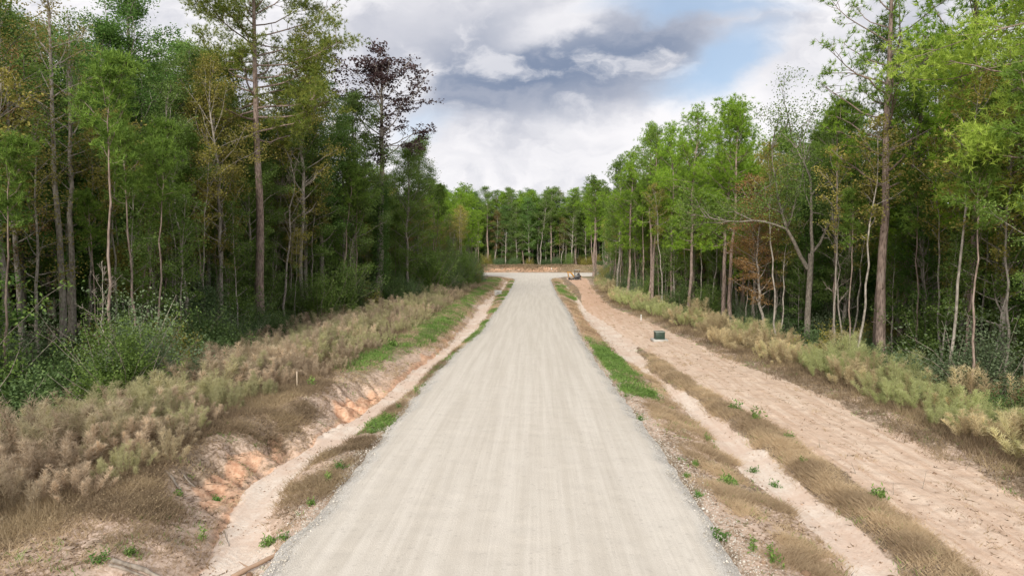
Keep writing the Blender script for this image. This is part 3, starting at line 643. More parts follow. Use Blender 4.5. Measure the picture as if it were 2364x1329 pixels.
for px, Y, H, k, lab in ((940, 84, 20, 'oakA', 'round green crown tight behind the ivy clad trunk'), (822, 72, 23.5, 'oakA', 'green crown rising left before the dark reddish brown one'), (705, 62, 27, 'gumB', 'yellow brown crown behind the right side of the tallest left pine'), (430, 58, 25, 'oakA', 'pale green crown left behind the tallest left pine'), (745, 66, 24, 'oakB', 'deep green broadleaf tree left of the ivy clad trunk'), (700, 64, 23, 'oakA', 'full green broadleaf tree right of the tallest left pine'),
                         (240, 44, 22, 'oakB', 'dark leafy tree above the twin grey trunks'), (480, 56, 23, 'oakA', 'green broadleaf tree left of the tallest left pine'),
                         (960, 92, 22, 'oakA', 'leafy tree right of the ivy clad trunk'), (800, 70, 20, 'oakC', 'bushy mid height tree before the ivy clad trunk')):
    tree('broadleaf_tree', k, at(px, Y), Y, H, lab)
# right forked oak
def fork(seed):
    r = np.random.default_rng(seed); tb = MB(); lb = MB(); cb_ = MB(); tips = []
    tb.tube([[0, 0, -.3], [.02, 0, .3], [.05, .05, 3], [.15, 0, 6.2], [.1, 0, 7]], [.28, .22, .19, .18, .13], 10)
    stems = [([-.05, 0, 6.0], [-.25, .1, 1], 8.5, .14), ([.2, 0, 6.2], [.18, -.1, 1], 9.5, .13), ([.2, 0, 7.0], [1.0, .1, .75], 6.8, .10), ([-.1, 0, 9.5], [-1.0, -.1, .55], 6.0, .08), ([.5, 0, 10], [.7, .3, .9], 5, .09)]
    saved = []
    for si, (p, d, L, r0) in enumerate(stems):
        if si == 3: p = saved[0][3]
        if si == 4: p = saved[1][4]
        P, dd = path(p, d, L, 8, r, .16, .07); saved.append(P); lb.tube(P, np.linspace(r0, .02, 9), 7)
        for k in range(11):
            i = r.integers(3, 9); P2, d2 = path(P[i], dd + r.normal(size=3) * .8, L * r.uniform(.22, .42), 5, r, .25, .06); lb.tube(P2, np.linspace(.045, .01, 6), 4)
            for m_ in range(6):
                P3, _ = path(P2[r.integers(1, 6)], d2 + r.normal(size=3) * .8, r.uniform(.5, 1.3), 3, r, .25, .04); lb.tube(P3, np.linspace(.014, .005, 4), 3)
                if r.random() < .95: tips += [P3[-1], P3[2]]
    C = np.repeat(np.array(tips), 30, 0); C = C + r.normal(size=C.shape) * .33; cb_.leaves(C, .13, .085, r.uniform(0, 1, len(C)), .4, r)
    return {'trunk': tb.mesh('fork_trunk', M['oakbark'], True), 'limbs': lb.mesh('fork_limbs', M['oakbark'], True), 'crown': cb_.mesh('fork_crown', M['green'])}
tree('broadleaf_tree', (fork(8), 16), at(1865, 46), 46, 16.2, 'forked grey oak on the right with crooked bare limbs and thin green crown', rz=0, tilt=0)
tree('broadleaf_tree', 'gumA', at(1765, 50), 50, 10.5, 'small orange brown leaved tree between the pines and the forked oak', sxy=1.5)
tree('bare_tree', 'bareA', at(1815, 54), 54, 17, 'bare branched tree just left of the forked oak')
tree('bare_tree', 'bareA', at(1960, 50), 50, 16, 'bare twiggy tree between the forked oak and the tall open pine')
for px, Y, H, k, sx, lab in ((1500, 78, 21, 'pineB', .9, 'pine on the right whose trunk nearly touches its twin, left of the pair'), (1510, 77, 20, 'pineD', .8, 'dark trunked pine on the right, right one of the touching pair'),
        (1548, 72, 20, 'pineC', .9, 'slim pine with a light trunk just right of the touching pair'), (1588, 66, 20, 'pineC', 1, 'bright young pine with low full branches on the right'),
        (1660, 58, 19.5, 'pineC', 1.15, 'tallest rounded bright pine of the right front row'), (1688, 57, 19, 'pineB', 1, 'slim pine just right of the rounded bright pine'),
        (1445, 88, 19, 'pineC', 1.1, 'bright green pine ending the right front row towards the junction'), (1425, 102, 20, 'pineE', 1.1, 'pale green pine behind the end of the right front row')):
    tree('pine_tree', k, at(px, Y), Y, H, lab, sxy=sx)
for px, Y, H, k, lab in ((2340, 30, 15, 'oakC', 'leafy tree with whitish trunk at the right edge'), (2362, 26, 12, 'thinA', 'pale trunk cut by the right edge of the picture'),
        (2215, 36, 12, 'gumB', 'yellowing tree between the tall open pine and the right edge'), (2150, 44, 20, 'oakA', 'full green tree right behind the tall open pine'),
        (2290, 38, 17, 'gumB', 'yellow tinged tree with a bent pale trunk near the right edge'), (1930, 54, 17, 'oakA', 'round crowned green tree behind the forked oak')):
    tree('broadleaf_tree', k, at(px, Y), Y, H, lab)
# far end: pines by the junction
for px, Y, H, k, lab in ((1370, 166, 24, 'pineA', 'left one of two touching pines beyond the excavator'), (1377, 167, 23, 'pineB', 'right one of two touching pines beyond the excavator'),
        (1085, 150, 21, 'pineC', 'green pine ending the left woods at the junction'), (1091, 153, 19, 'pineB', 'second pine at the junction end of the left woods'), (1060, 130, 18, 'pineC', 'full green pine shortly before the junction end of the left woods'),
        (1210, 217, 21, 'pineC', 'bright pine in the far row straight beyond the road'), (1330, 216, 24, 'pineB', 'tall pine in the far row left of the touching pines'), (1398, 214, 21, 'pineC', 'leafy green pine in the far row right of the touching pines'), (1180, 222, 24, 'pineA', 'dark pine in the far row left of the bright one')):
    tree('pine_tree', k, at(px, Y), Y, H, lab, sxy=1.25)
for px, Y, H, k, lab in ((1143, 216, 17, 'gumA', 'brown leaved tree with pale trunk in the far row'), (1297, 217, 15, 'gumA', 'thin tan tree in the far row beyond the white stake'), (1283, 226, 24, 'gumB', 'yellow brown crown rising in the far row')):
    tree('broadleaf_tree', k, at(px, Y), Y, H, lab, sxy=1.2)
tree('broadleaf_tree', 'thinA', at(1128, 217), 217, 14, 'slim leaning tree just left of the brown leaved far tree')

# ------------------------------------------------------------------ forest fill: every tree its own object
def free(x, y, d):
    for a, b, q in occupied:
        if abs(a - x) < d and abs(b - y) < d and (a - x) ** 2 + (b - y) ** 2 < d * d: return False
    return True
def visible(x, y, m=5): return y > 14 and -.80 * y - m < x < .73 * y + m
LH = tab([(20, 22), (45, 23), (60, 23.5), (70, 22), (82, 19), (100, 17), (125, 16), (150, 16), (176, 16)])
RH = tab([(20, 21.5), (34, 20), (50, 17), (62, 17.5), (90, 19), (130, 19), (176, 18)])
cntk = {}
spotsL, spotsR, spotsF = [], [], []
rnd = random.Random(21)
def scatter(n, fx, fy, sp, acc):
    for _ in range(n):
        x, y = fx(), fy()
        if acc(x, y) and free(x, y, sp): occupied.append((x, y, sp)); yield x, y
L_ = list(scatter(9000, lambda: rnd.uniform(-60, -12), lambda: rnd.uniform(24, 172), 2.55, lambda x, y: FEL(y) - 18 < x < FEL(y) - 1.0 and visible(x, y) and not (y < 41 and x > at(-30, y)) and clear(x, y, 1.9)))
R_ = list(scatter(9000, lambda: rnd.uniform(12, 60), lambda: rnd.uniform(20, 168), 2.55, lambda x, y: FER(y) + 1.0 < x < FER(y) + 17 and visible(x, y) and clear(x, y, 1.9)))
F_ = list(scatter(3000, lambda: rnd.uniform(-70, 90), lambda: rnd.uniform(214, 228), 2.7, lambda x, y: visible(x, y, 2) and y > 212 + max(0, .1 * (abs(x) - 20))))
ORD = ['first', 'second', 'third', 'fourth', 'fifth', 'sixth', 'seventh', 'eighth', 'ninth', 'tenth'] + ['%dth' % i for i in range(11, 20)]
ZON = {'left': ['behind the twin grey trunks', 'behind the tallest pine', 'around the ivy clad trunk', 'past the ivy clad trunk', 'close to the junction'],
       'right': ['behind the tall open pine', 'behind the forked oak', 'behind the rounded bright pine', 'past the touching pair of pines', 'close to the excavator']}
LOOK = {'sap': ('sapling', 'thin sapling'), 'pine': ('pine_tree', 'pine'), 'oak': ('broadleaf_tree', 'leafy green tree'), 'gum': ('broadleaf_tree', 'brownish leaved tree'), 'thin': ('broadleaf_tree', 'slim sparse tree'), 'bare': ('bare_tree', 'bare tree')}
def fill(sp, hf, edge, side, mixf, sgn):
    front = sorted([p for p in sp if abs(p[0] - edge(p[1])) < 2.6], key=lambda p: -p[1])
    cnt = {}
    for x, y in sorted(sp, key=lambda p: -p[1]):
        d = abs(x - edge(y)); k = mixf(x, y, d, rnd)
        kind, look = LOOK[k.rstrip('ABCDE')]
        H = hf(y) * rnd.uniform(.78, 1.08) * (.8 if k in ('oakC', 'oakD', 'gumA', 'bareB', 'thinA', 'bareA') and True else 1)
        if k == 'bareB': H *= .6
        if k == 'oakD': H *= .75
        if d < 2.6:
            zone = 'near the junction' if y > 120 else 'halfway along' if y > 75 else 'nearest the viewer' if y < 45 else 'in the nearer half'
            c_ = cnt[(look, zone)] = cnt.get((look, zone), 0) + 1
            lab = '%s %s of the %s front row %s, from the junction' % (ORD[min(c_, 19) - 1], look, side, zone); grp = 'front row of the %s woods' % side
        else:
            lm = ZON[side][0 if y < 42 else 1 if y < 62 else 2 if y < 90 else 3 if y < 125 else 4]
            lab = '%s inside the %s woods, %s' % (look, side, lm); grp = '%ss inside the %s woods' % (look, side)
        o = tree(kind, k, x, y, H, lab, 'tree', grp, sxy=rnd.uniform(.85, 1.2) * (1.1 if H < 14 else 1), tilt=.04)
def mixL(x, y, d, r):
    q = r.random()
    if y > 95: return r.choice(['pineC', 'pineE', 'pineB', 'pineC', 'oakC', 'thinA']) if q < .8 else r.choice(['oakA', 'gumA', 'bareA'])
    if y < 46 and d < 6: return r.choice(['thinA', 'bareA', 'thinA', 'oakD', 'gumA'])
    if d < 4: return r.choice(['oakC', 'oakD', 'gumA', 'thinA', 'oakA', 'bareA', 'gumB', 'thinA', 'oakC'])
    return r.choice(['oakA', 'oakB', 'oakC', 'pineD', 'pineA', 'oakB', 'oakD', 'gumB', 'oakD', 'oakA'])
def mixR(x, y, d, r):
    q = r.random()
    if y > 56: return r.choice(['pineC', 'pineB', 'pineC', 'pineE', 'pineA']) if q < .62 else r.choice(['oakA', 'oakC', 'gumA', 'bareA', 'oakD', 'thinA'])
    if d < 4: return r.choice(['oakD', 'thinA', 'bareA', 'gumA', 'gumB', 'oakC', 'bareB', 'thinA'])
    return r.choice(['oakA', 'oakC', 'gumB', 'gumA', 'oakA', 'pineB', 'oakD', 'pineC', 'oakC', 'oakB'])
def mixF(x, y, d, r): return r.choice(['pineC', 'pineB', 'pineA', 'pineE', 'pineE', 'oakA', 'oakC', 'thinA', 'oakC', 'oakD'] if y < 221 else ['oakA', 'oakC', 'pineE', 'oakB', 'pineC', 'pineD'])
fill(L_, LH, FEL, 'left', mixL, -1)
fill(R_, RH, FER, 'right', mixR, 1)
FH = lambda y: 21 + (y - 214) * .22
for x, y in F_:
    k = mixF(x, y, 9, rnd); kind, look = LOOK[k.rstrip('ABCDE')]
    tree(kind, k, x, y, FH(y) * rnd.uniform(.8, 1.08), '%s standing in the far woods beyond the cross road' % look, 'tree', '%ss of the far woods' % look, sxy=rnd.uniform(.95, 1.3), tilt=.03)

def saplings(edge, sgn, side, n, ylo, yhi):
    pts = []
    for _ in range(4000):
        y = ylo * (yhi / ylo) ** rnd.random(); x = edge(y) + sgn * rnd.uniform(-.6, 5)
        if visible(x, y, 3) and all((a_ - x) ** 2 + (b_ - y) ** 2 > 1.2 for a_, b_ in pts) and free(x, y, .8) and clear(x, y, .5): pts.append((x, y))
        if len(pts) >= n: break
    for x, y in pts:
        k = rnd.choice(['sapA', 'sapB', 'sapC', 'sapC', 'sapD', 'sapB']); parts, H0 = PT[k]
        look = {'sapA': 'leafy green', 'sapB': 'tall yellowish topped', 'sapC': 'pole thin pine', 'sapD': 'bare pale'}[k]
        lm = ZON[side][0 if y < 42 else 1 if y < 62 else 2 if y < 90 else 3 if y < 125 else 4].replace('behind', 'near')
        place('sapling', parts, x, y, '%s sapling, %s woods edge, %s' % (look, side, lm), 'sapling', '%s saplings of the %s woods edge' % (look, side), rnd.uniform(.75, 1.25), tilt=.09)
saplings(FEL, -1, 'left', 120, 26, 165); saplings(FER, 1, 'right', 120, 24, 150)
# undergrowth
def under(n, fx, fy, sp, acc, ks, side, smin=.7, smax=1.2):
    pts = []
    for _ in range(n):
        x, y = fx(), fy()
        if acc(x, y) and all((a_ - x) ** 2 + (b_ - y) ** 2 > sp * sp for a_, b_ in pts): pts.append((x, y))
    for x, y in pts:
        k = rnd.choice(ks)
        if not clear(x, y, 1.0): k = 'underC'
        place('undergrowth_bush', BU[k], x, y, '%s bush in the %s woods undergrowth%s' % (('yellowish' if k == 'underD' else 'tall light green' if k == 'underE' else 'grey green' if k == 'underF' else 'low dark green' if k == 'underC' else 'dark green'), side, '' if side == 'far' else ', ' + ZON[side][0 if y < 42 else 1 if y < 62 else 2 if y < 90 else 3 if y < 125 else 4].replace('behind', 'near')), 'bush',
              '%s undergrowth bushes of the %s woods' % ('yellowish' if k == 'underD' else 'light green' if k == 'underE' else 'grey green' if k == 'underF' else 'dark green', side), rnd.uniform(smin, smax))
    return len(pts)
nU = [under(5000, lambda: rnd.uniform(-45, -12), lambda: rnd.uniform(24, 150), 1.85, lambda x, y: FEL(y) - 6.5 < x < FEL(y) + 1.6 and visible(x, y, 3), ['underA', 'underB', 'underE', 'underA', 'underE', 'underB', 'underF', 'underF', 'underD'] , 'left', .75, 1.35),
      under(5000, lambda: rnd.uniform(12, 50), lambda: rnd.uniform(20, 150), 2.3, lambda x, y: FER(y) - .1 < x < FER(y) + 8 and visible(x, y, 3), ['underA', 'underB', 'underC', 'underC', 'underE', 'underD', 'underF'], 'right'),
      under(900, lambda: rnd.uniform(-40, 60), lambda: rnd.uniform(213, 222), 3.0, lambda x, y: visible(x, y, 2), ['underC', 'underE', 'underC', 'underD'], 'far', .6, 1.2)]
# woods too deep to count: trunks and foliage seen only through gaps
def mass(name, regions, label):
    r = np.random.default_rng(61); b = MB(); t = MB()
    for n, fx, (y0, y1), (z0, z1), ntr in regions:
        y = r.uniform(y0, y1, n); x = fx(y, r); z = z0 + (z1 - z0) * r.random(n) ** 1.25
        keep = fbm(x * .25 + z * .2, y * .25 + z * .3, 3, 50) > .36; x, y, z = x[keep], y[keep], z[keep]
        C = np.repeat(np.column_stack([x, y, z]), 8, 0); C = C + r.normal(size=C.shape) * .55
        b.leaves(C, .66, .44, np.repeat(r.random(len(x)), 8), .4, r)
        yy_ = r.uniform(y0, y1, ntr); xx_ = fx(yy_, r)
        for a_, c_ in zip(xx_, yy_): t.tube([[a_, c_, -1.5], [a_ + r.normal() * .3, c_, 9], [a_ + r.normal() * .6, c_, 19]], [.17, .13, .05], 5)
    o = tag(link(name, b.mesh(name, M['deep'])), label, kind='stuff')
    tag(link('trunks', t.mesh(name + '_trunks', M['bark']), o), kind='stuff')
mass('deep_woods', [(17000, lambda y, r: FEL(np.minimum(y, 165)) - 18 - r.uniform(0, 12, len(y)), (30, 175), (0, 18), 150),
                    (15000, lambda y, r: FER(np.minimum(y, 160)) + 17 + r.uniform(0, 12, len(y)), (30, 175), (0, 15), 150),
                    (34000, lambda y, r: r.uniform(-110, 140, len(y)), (229, 246), (0, 19), 160), (16000, lambda y, r: r.uniform(-70, 90, len(y)), (226, 240), (0, 9), 10)], 'dense dark mass of woods too deep to tell its trees apart')
print('trees', len(L_), len(R_), len(F_), 'under', nU)

# ------------------------------------------------------------------ tall dry weeds on both verges
def verge(n, fx, fy, sp0, sp1, acc):
    pts = []
    for _ in range(n):
        y = fy(); x = fx(y)
        if not acc(x, y): continue
        sp = sp0 + (sp1 - sp0) * min(1, y / 100)
        if all((a_ - x) ** 2 + (b_ - y) ** 2 > sp * sp for a_, b_ in pts[-4000:]): pts.append((x, y))
    return sorted(pts, key=lambda p: p[1])
rw = random.Random(5)
Lw = verge(9000, lambda y: rw.uniform(-20, -9.0), lambda: 9 + 106 * rw.random() ** 1.5, 1.2, 1.95, lambda x, y: FEL(y) - .5 < x < BFL(y) - .3 + .8 * (float(fbm(y * .3, x * .3, 3, 71)) - .5) * 2 and visible(x, y, 3) and (y > 14 or x < -10.5))
Rw = verge(7000, lambda y: rw.uniform(9.5, 20), lambda: 12 + 128 * rw.random() ** 1.5, 1.5, 1.95, lambda x, y: TR(y) + 1.3 + .9 * float(fbm(x * .2, y * .35, 2, 72)) < x < FER(y) + .8 and visible(x, y, 3))
def stuff_copy(name, protos, pts, sc, label, mats):
    """the rest of the weeds, past the individuals, as one mass"""
    if not pts: return
    for nm_, idx in (('plumes', 0), ('stems', 1)):
        b = MB()
        for x, y in pts:
            me_ = rw.choice(protos)[nm_ if nm_ != 'plumes' else 'plumes']
            V = np.empty(len(me_.vertices) * 3, np.float32); me_.vertices.foreach_get('co', V); V = V.reshape(-1, 3)
            if len(V) % 3 or idx: continue
            m_ = len(V) // 3; keep = np.random.default_rng(int(x * 100) & 1023).random(m_) < .45
            V = V.reshape(-1, 3, 3)[keep].reshape(-1, 3); a_ = rw.uniform(0, 6.28); s_ = sc(x, y)
            Q = np.column_stack([V[:, 0] * math.cos(a_) - V[:, 1] * math.sin(a_), V[:, 0] * math.sin(a_) + V[:, 1] * math.cos(a_), V[:, 2]]) * s_ + [x, y, gz(x, y)]
            b.add(Q, np.arange(len(Q)).reshape(-1, 3), rw.random())
        if b.n: tag(link(name, b.mesh(name, mats)), label, kind='stuff')
def scl(x, y): return .55 + .72 * float(ss(BFL(y) - x, 0, 4.0)) * rw.uniform(.6, 1.25)
ZL = lambda y: 'nearest the viewer' if y < 18 else 'by the eroded bank' if y < 30 else 'past the eroded bank' if y < 50 else 'far half'
for x, y in Lw[:290]:
    o = place('weed_clump', rw.choice(WE), x, y, '%s dry feathery weed clump %s the left verge, %s' % ('tall' if x < BFL(y) - 3 else 'shorter', 'roadside on' if x > BFL(y) - 2 else 'against the woods on' if x < FEL(y) + 2 else 'amid', ZL(y)), 'weed', 'dry weed clumps along the left verge', scl(x, y), tilt=.08, sxy=rw.uniform(.9, 1.3))
stuff_copy('dry_weeds', WE, Lw[290:], scl, 'far dry weeds thick along the left verge', M['weed'])
ZR = lambda y: 'nearest the viewer' if y < 24 else 'before the tall open pine' if y < 38 else 'by the utility box' if y < 58 else 'towards the excavator'
for x, y in Rw[:250]:
    place('plume_bush', rw.choice(WB), x, y, 'olive feathery bush %s the right verge, %s' % ('at the track side of' if x < TR(y) + 2.6 else 'against the woods on', ZR(y)), 'bush', 'feathery bushes along the right verge',
          (.62 + .5 * float(ss(x - TR(y), 1.0, 3.2))) * rw.uniform(.62, 1.22), tilt=.09, sxy=rw.uniform(1.0, 1.4))
stuff_copy('tan_weeds', WB, Rw[250:], lambda x, y: .9, 'far tan weeds along the right verge', M['bushy'])

# ------------------------------------------------------------------ grasses, litter and stones nobody could count
def field(name, n, dens, mat, label, Hh, w, nb=7, spread=.12, lean=.6, yr=(11, 130), xr=None, leafs=0):
    r = np.random.default_rng(abs(hash(name)) % 1 + len(name) * 13 + n % 97)
    y = yr[0] * (yr[1] / yr[0]) ** (r.random(n * 3) ** (1 / 1.15)); x = r.uniform(-22, 22, n * 3) if xr is None else r.uniform(xr[0], xr[1], n * 3)
    d = dens(x, y); k = r.random(n * 3) < d; x, y = x[k][:n], y[k][:n]
    z = height(x, y)
    B = np.repeat(np.column_stack([x, y, z - .01]), nb, 0); B[:, :2] += r.normal(size=(len(B), 2)) * spread * np.repeat(1 + y / 60, nb)[:, None] * .6
    B[:, 2] = height(B[:, 0], B[:, 1]) - .01
    hh = Hh * r.uniform(.5, 1.2, len(B)) * np.repeat(r.uniform(.6, 1.3, len(x)), nb)
    a_ = r.uniform(0, 6.28, len(B)); lx = np.repeat(r.normal(size=len(x)), nb) * .25; ly = np.repeat(r.normal(size=len(x)), nb) * .25
    D = np.column_stack([np.cos(a_) * lean + lx, np.sin(a_) * lean + ly, np.ones(len(B))]); D *= (hh / np.linalg.norm(D, axis=1))[:, None]
    b = MB().blades(B, D, w * (1 + np.repeat(y, nb) / 30), np.repeat(np.clip(ss(fbm(x * .8, y * .8, 4, 44), .3, .7) * .75 + r.random(len(x)) * .35, 0, 1), nb) * .75 + r.uniform(0, .25, len(B)), r)
    if leafs:
        k_ = np.random.default_rng(2).random(len(B)) < .5; b.leaves((B + D * .85)[k_], leafs, leafs * .55, np.repeat(r.random(len(x)), nb)[k_] * .6 + .3 * r.random(k_.sum()), .5, r)
    return tag(link(name, b.mesh(name, mat)), label, kind='stuff')
def D_dry(x, y):
    s_, c_, g_, t_, b_, r_, f_ = masks(x, y); rl, rr = RL(y), RR(y)
    off = np.where(x < 0, (x < rl - .15), (x > rr + .15))
    hump = ss(x, RCH(y) + RCH(y, 2) + .05, RCH(y) + RCH(y, 2) + .25) * (1 - ss(x, TL(y) - .15, TL(y) + .2)) * (y < 36)
    pat = ss(fbm(x * 1.1, y * .55, 3, 81), .46, .58)
    lv = ss(BFL(y) + 1.5 - x, 0, 1.5) * (x < 0) * .9
    rv = ss(x - TR(y), .5, 1.6) * (x > 0) * .8
    return off * (1 - s_) * (1 - .92 * t_) * (1 - .85 * c_) * np.clip(np.maximum(np.maximum(hump, pat * .55), np.maximum(lv * (.35 + .65 * pat), rv)), 0, 1) * (1 - .6 * g_)
field('dry_grass', 60000, D_dry, M['grassd'], 'matted dry brown grass over the verges', .17, .012, 8, .10, 1.0)
def D_grn(x, y):
    s_, c_, g_, t_, b_, r_, f_ = masks(x, y); pat = ss(fbm(x * .9, y * .6, 3, 83), .40, .55)
    off = np.where(x < 0, (x < RL(y) - .1), (x > RR(y) + .1))
    return off * np.clip(ss(g_, .25, .7) * (.10 + .90 * pat) * (1 - .35 * (x < -7.2)), 0, 1) * (1 - s_) * (1 - t_)
field('green_grass', 42000, D_grn, M['weedm'], 'low green grass and weeds by the road', .20, .014, 8, .12, .8, (17, 150), (-11, 8), .07)
def D_mix(x, y):
    s_, c_, g_, t_, b_, r_, f_ = masks(x, y); pat = ss(fbm(x * .7, y * .7, 3, 85), .5, .62)
    return (np.where(x < 0, (x < RL(y) - .3), (x > RR(y) + .3)) * (1 - s_) * (1 - t_) * (1 - c_) * pat * .5)
field('olive_grass', 9000, D_mix, M['grassg'], 'sparse olive grass among the dry litter', .14, .012, 7, .10, .9, (11, 90))
def D_far(x, y): return ss(fbm(x * .3, y * .3, 3, 87), .35, .5) * (x > 8)
field('bank_weeds', 3500, lambda x, y: ss(fbm(x * .3, y * .5, 3, 88), .42, .55) * (.25 + .75 * (y > 209)), M['scrub'], 'brown weeds along the bare bank beyond the cross road', .40, .035, 7, .5, .9, (203, 215), (-45, 12))
field('verge_straw', 9000, lambda x, y: np.where(x < 0, ss(RL(y) - x, .2, .6) * ss(x, BFL(y) - .5, BFL(y)), ss(x - RR(y), .2, .5) * ss(RR(y) + 3.2 - x, 0, .5)) * ss(fbm(x * .7, y * .2, 3, 89), .42, .56) * (1 - masks(x, y)[0]) * (1 - masks(x, y)[3]), M['grassd'], 'straw coloured grass mixed into the far verges', .22, .014, 8, .15, .8, (42, 158), (-11, 8))
field('bank_grass', 5000, D_far, M['grassd'], 'dry grass on the bank beyond the cross road', .35, .03, 7, .4, .8, (200, 216), (8, 60))
def D_hump(x, y):
    s_, c_, g_, t_, b_, r_, f_ = masks(x, y); e = (fbm(x * .6, y * .6, 3, 95) - .5) * 1.4
    h = ss(x + e * .5, RCH(y) + RCH(y, 2) + .1, RCH(y) + RCH(y, 2) + .35) * (1 - ss(x + e * .5, TL(y) - .2, TL(y) + .2)) * (y < 44)
    t = ss(fbm(x * 1.4, y * 1.0, 4, 96), .46, .66) * ss(x, RR(y) + .5, RR(y) + .9) * (1 - ss(x, RCH(y) - RCH(y, 2) - .1, RCH(y) - RCH(y, 2))) * (y < 40) * (x > 0)
    return np.maximum(h * (.10 + .90 * ss(fbm(x * 1.6, y * 1.6, 4, 97), .34, .60)), t * .9) * (1 - g_)
field('ridge_grass', 30000, D_hump, M['grassd'], 'tufted tan grass along the low ridge on the right', .24, .008, 8, .15, 1.3, (11, 44), (3.5, 10))
def D_scrub(x, y):
    lc = LCH(y); e = (fbm(x * .5, y * .5, 3, 98) - .5) * 2.4
    a_ = ss(lc - 1.0 - 1.3 * (ss(y, 15, 16.5) * (1 - ss(y, 20, 21.5)) + ss(y, 24.5, 26) * (1 - ss(y, 30, 32))) - x + e * .6, 0, .9) * ss(x - BFL(y), -3.5, -.5) * ss(y, 12.5, 15) * (1 - ss(y, 27, 33)) * (.12 + .88 * ss(fbm(x * .9, y * .9, 4, 99), .36, .62))
    i_ = .8 * ss(fbm(x * .9, y * .7, 4, 100), .40, .62) * ss(x, lc + .6, lc + .8) * (1 - ss(x, RL(y) - .2, RL(y) + .05)) * ss(y, 15.5, 17)
    return np.maximum(a_, i_) * (x < 0)
field('low_scrub', 38000, D_scrub, M['scrub'], 'low dark brown and olive scrub beside the left ditch', .26, .008, 8, .15, 1.1, (11, 75), (-15, -4.8), .035)
def D_brush(x, y):
    return np.where(x < 0, ss(BFL(y) + .4 - x, 0, 1.0) * ss(x - FEL(y), -1, 0), ss(x - TR(y) + .9 * (fbm(x * .6, y * .6, 3, 101) - .5) * 2, -.3, 1.6) * ss(FER(y) + 2 - x, 0, 1)) * 1.0
field('brown_weeds', 26000, D_brush, M['scrub'], 'low brown weeds filling the brushy verges', .40, .009, 10, .18, .5, (11, 120))
# loose gravel along the road edges, pebbles and crumbs of soil
def stones(name, n, xy, size, mat, label):
    r = np.random.default_rng(n); x, y = xy(n, r); n = len(x); z = height(x, y)
    inr = (x > RL(y) - .05) & (x < RR(y) + .05); z = np.where(inr, .03, z + .005)
    O = np.array([[1, 0, 0], [0, 1, 0], [-1, 0, 0], [0, -1, 0], [0, 0, .8], [0, 0, -.6]]); F = np.array([[0, 1, 4], [1, 2, 4], [2, 3, 4], [3, 0, 4], [1, 0, 5], [2, 1, 5], [3, 2, 5], [0, 3, 5]])
    s_ = size * r.lognormal(0, .45, n); a_ = r.uniform(0, 6.28, n); ca, sa = np.cos(a_), np.sin(a_)
    V = O[None] * r.uniform(.55, 1.2, (n, 6, 1)) * s_[:, None, None]
    Q = np.stack([V[..., 0] * ca[:, None] - V[..., 1] * sa[:, None], V[..., 0] * sa[:, None] + V[..., 1] * ca[:, None], V[..., 2]], -1) + np.column_stack([x, y, z])[:, None]
    b = MB().add(Q.reshape(-1, 3), (F[None] + np.arange(n)[:, None, None] * 6).reshape(-1, 3), np.repeat(r.random(n), 6))
    tag(link(name, b.mesh(name, mat)), label, kind='stuff')
def tint_mat(name, c1, c2):
    m, q = new_mat(name); t = q.n('ShaderNodeAttribute', attribute_name='tint').outputs['Fac']
    p = q.n('ShaderNodeBsdfPrincipled', {'Base Color': q.mix(t, c1, c2), 'Roughness': .95, 'Specular IOR Level': .1}); out(q, p.outputs[0]); return m
M['stone'] = tint_mat('limestone_chips', (.30, .27, .225), (.66, .62, .55)); M['clod'] = tint_mat('soil_crumbs', (.20, .13, .085), (.52, .38, .28)); M['litter'] = tint_mat('dead_litter', (.10, .07, .045), (.28, .20, .13))
def edge_xy(n, r):
    y = 11 * 9 ** (r.random(n)); side = r.random(n) < .5; d = r.normal(size=n) * .40
    return np.where(side, RL(y) - .1 + d, RR(y) + .1 + d), y
stones('edge_gravel', 26000, edge_xy, .0135, M['stone'], 'loose pale gravel thrown along the road edges')
def road_xy(n, r):
    y = 11 * 4 ** (r.random(n)); return r.uniform(-5, 3.8, n), y
stones('road_pebbles', 6000, road_xy, .009, M['stone'], 'small pebbles strewn over the gravel road')
def soil_xy(n, r):
    y = 11 * 6 ** (r.random(n)); x = r.uniform(-12, 14, n); k = ((x < RL(y) - .3) | (x > RR(y) + .3)) & (fbm(x * 1.3, y * 1.3, 3, 90) > .47); return x[k], y[k]
stones('soil_crumbs', 26000, soil_xy, .016, M['clod'], 'crumbs of sandy soil scattered beside the road')
def litter(n):
    r = np.random.default_rng(3); y = 11 * 6 ** r.random(n); x = r.uniform(-13, 14.5, n)
    s_, c_, g_, t_, b_, r_, f_ = masks(x, y)
    k = ((x < RL(y) - .3) | (x > RR(y) + .3)) & (r.random(n) < (1 - .93 * s_) * (1 - .9 * t_) * ss(fbm(x * .9, y * .9, 3, 91), .42, .6)); x, y = x[k], y[k]
    a_ = r.uniform(0, 6.28, len(x)); L = r.uniform(.06, .3, len(x))
    B = np.column_stack([x, y, height(x, y) + .012]); D = np.column_stack([np.cos(a_) * L, np.sin(a_) * L, r.uniform(-.01, .04, len(x))])
    b = MB().blades(B, D, .014 * (1 + y / 30), r.random(len(x)), r)
    b.leaves(B + [.02, .03, 0], .06, .035, r.random(len(x)), .8, r)
    tag(link('dead_litter', b.mesh('dead_litter', M['litter'])), 'dead stalks and leaf litter lying on the soil', kind='stuff')
litter(42000)

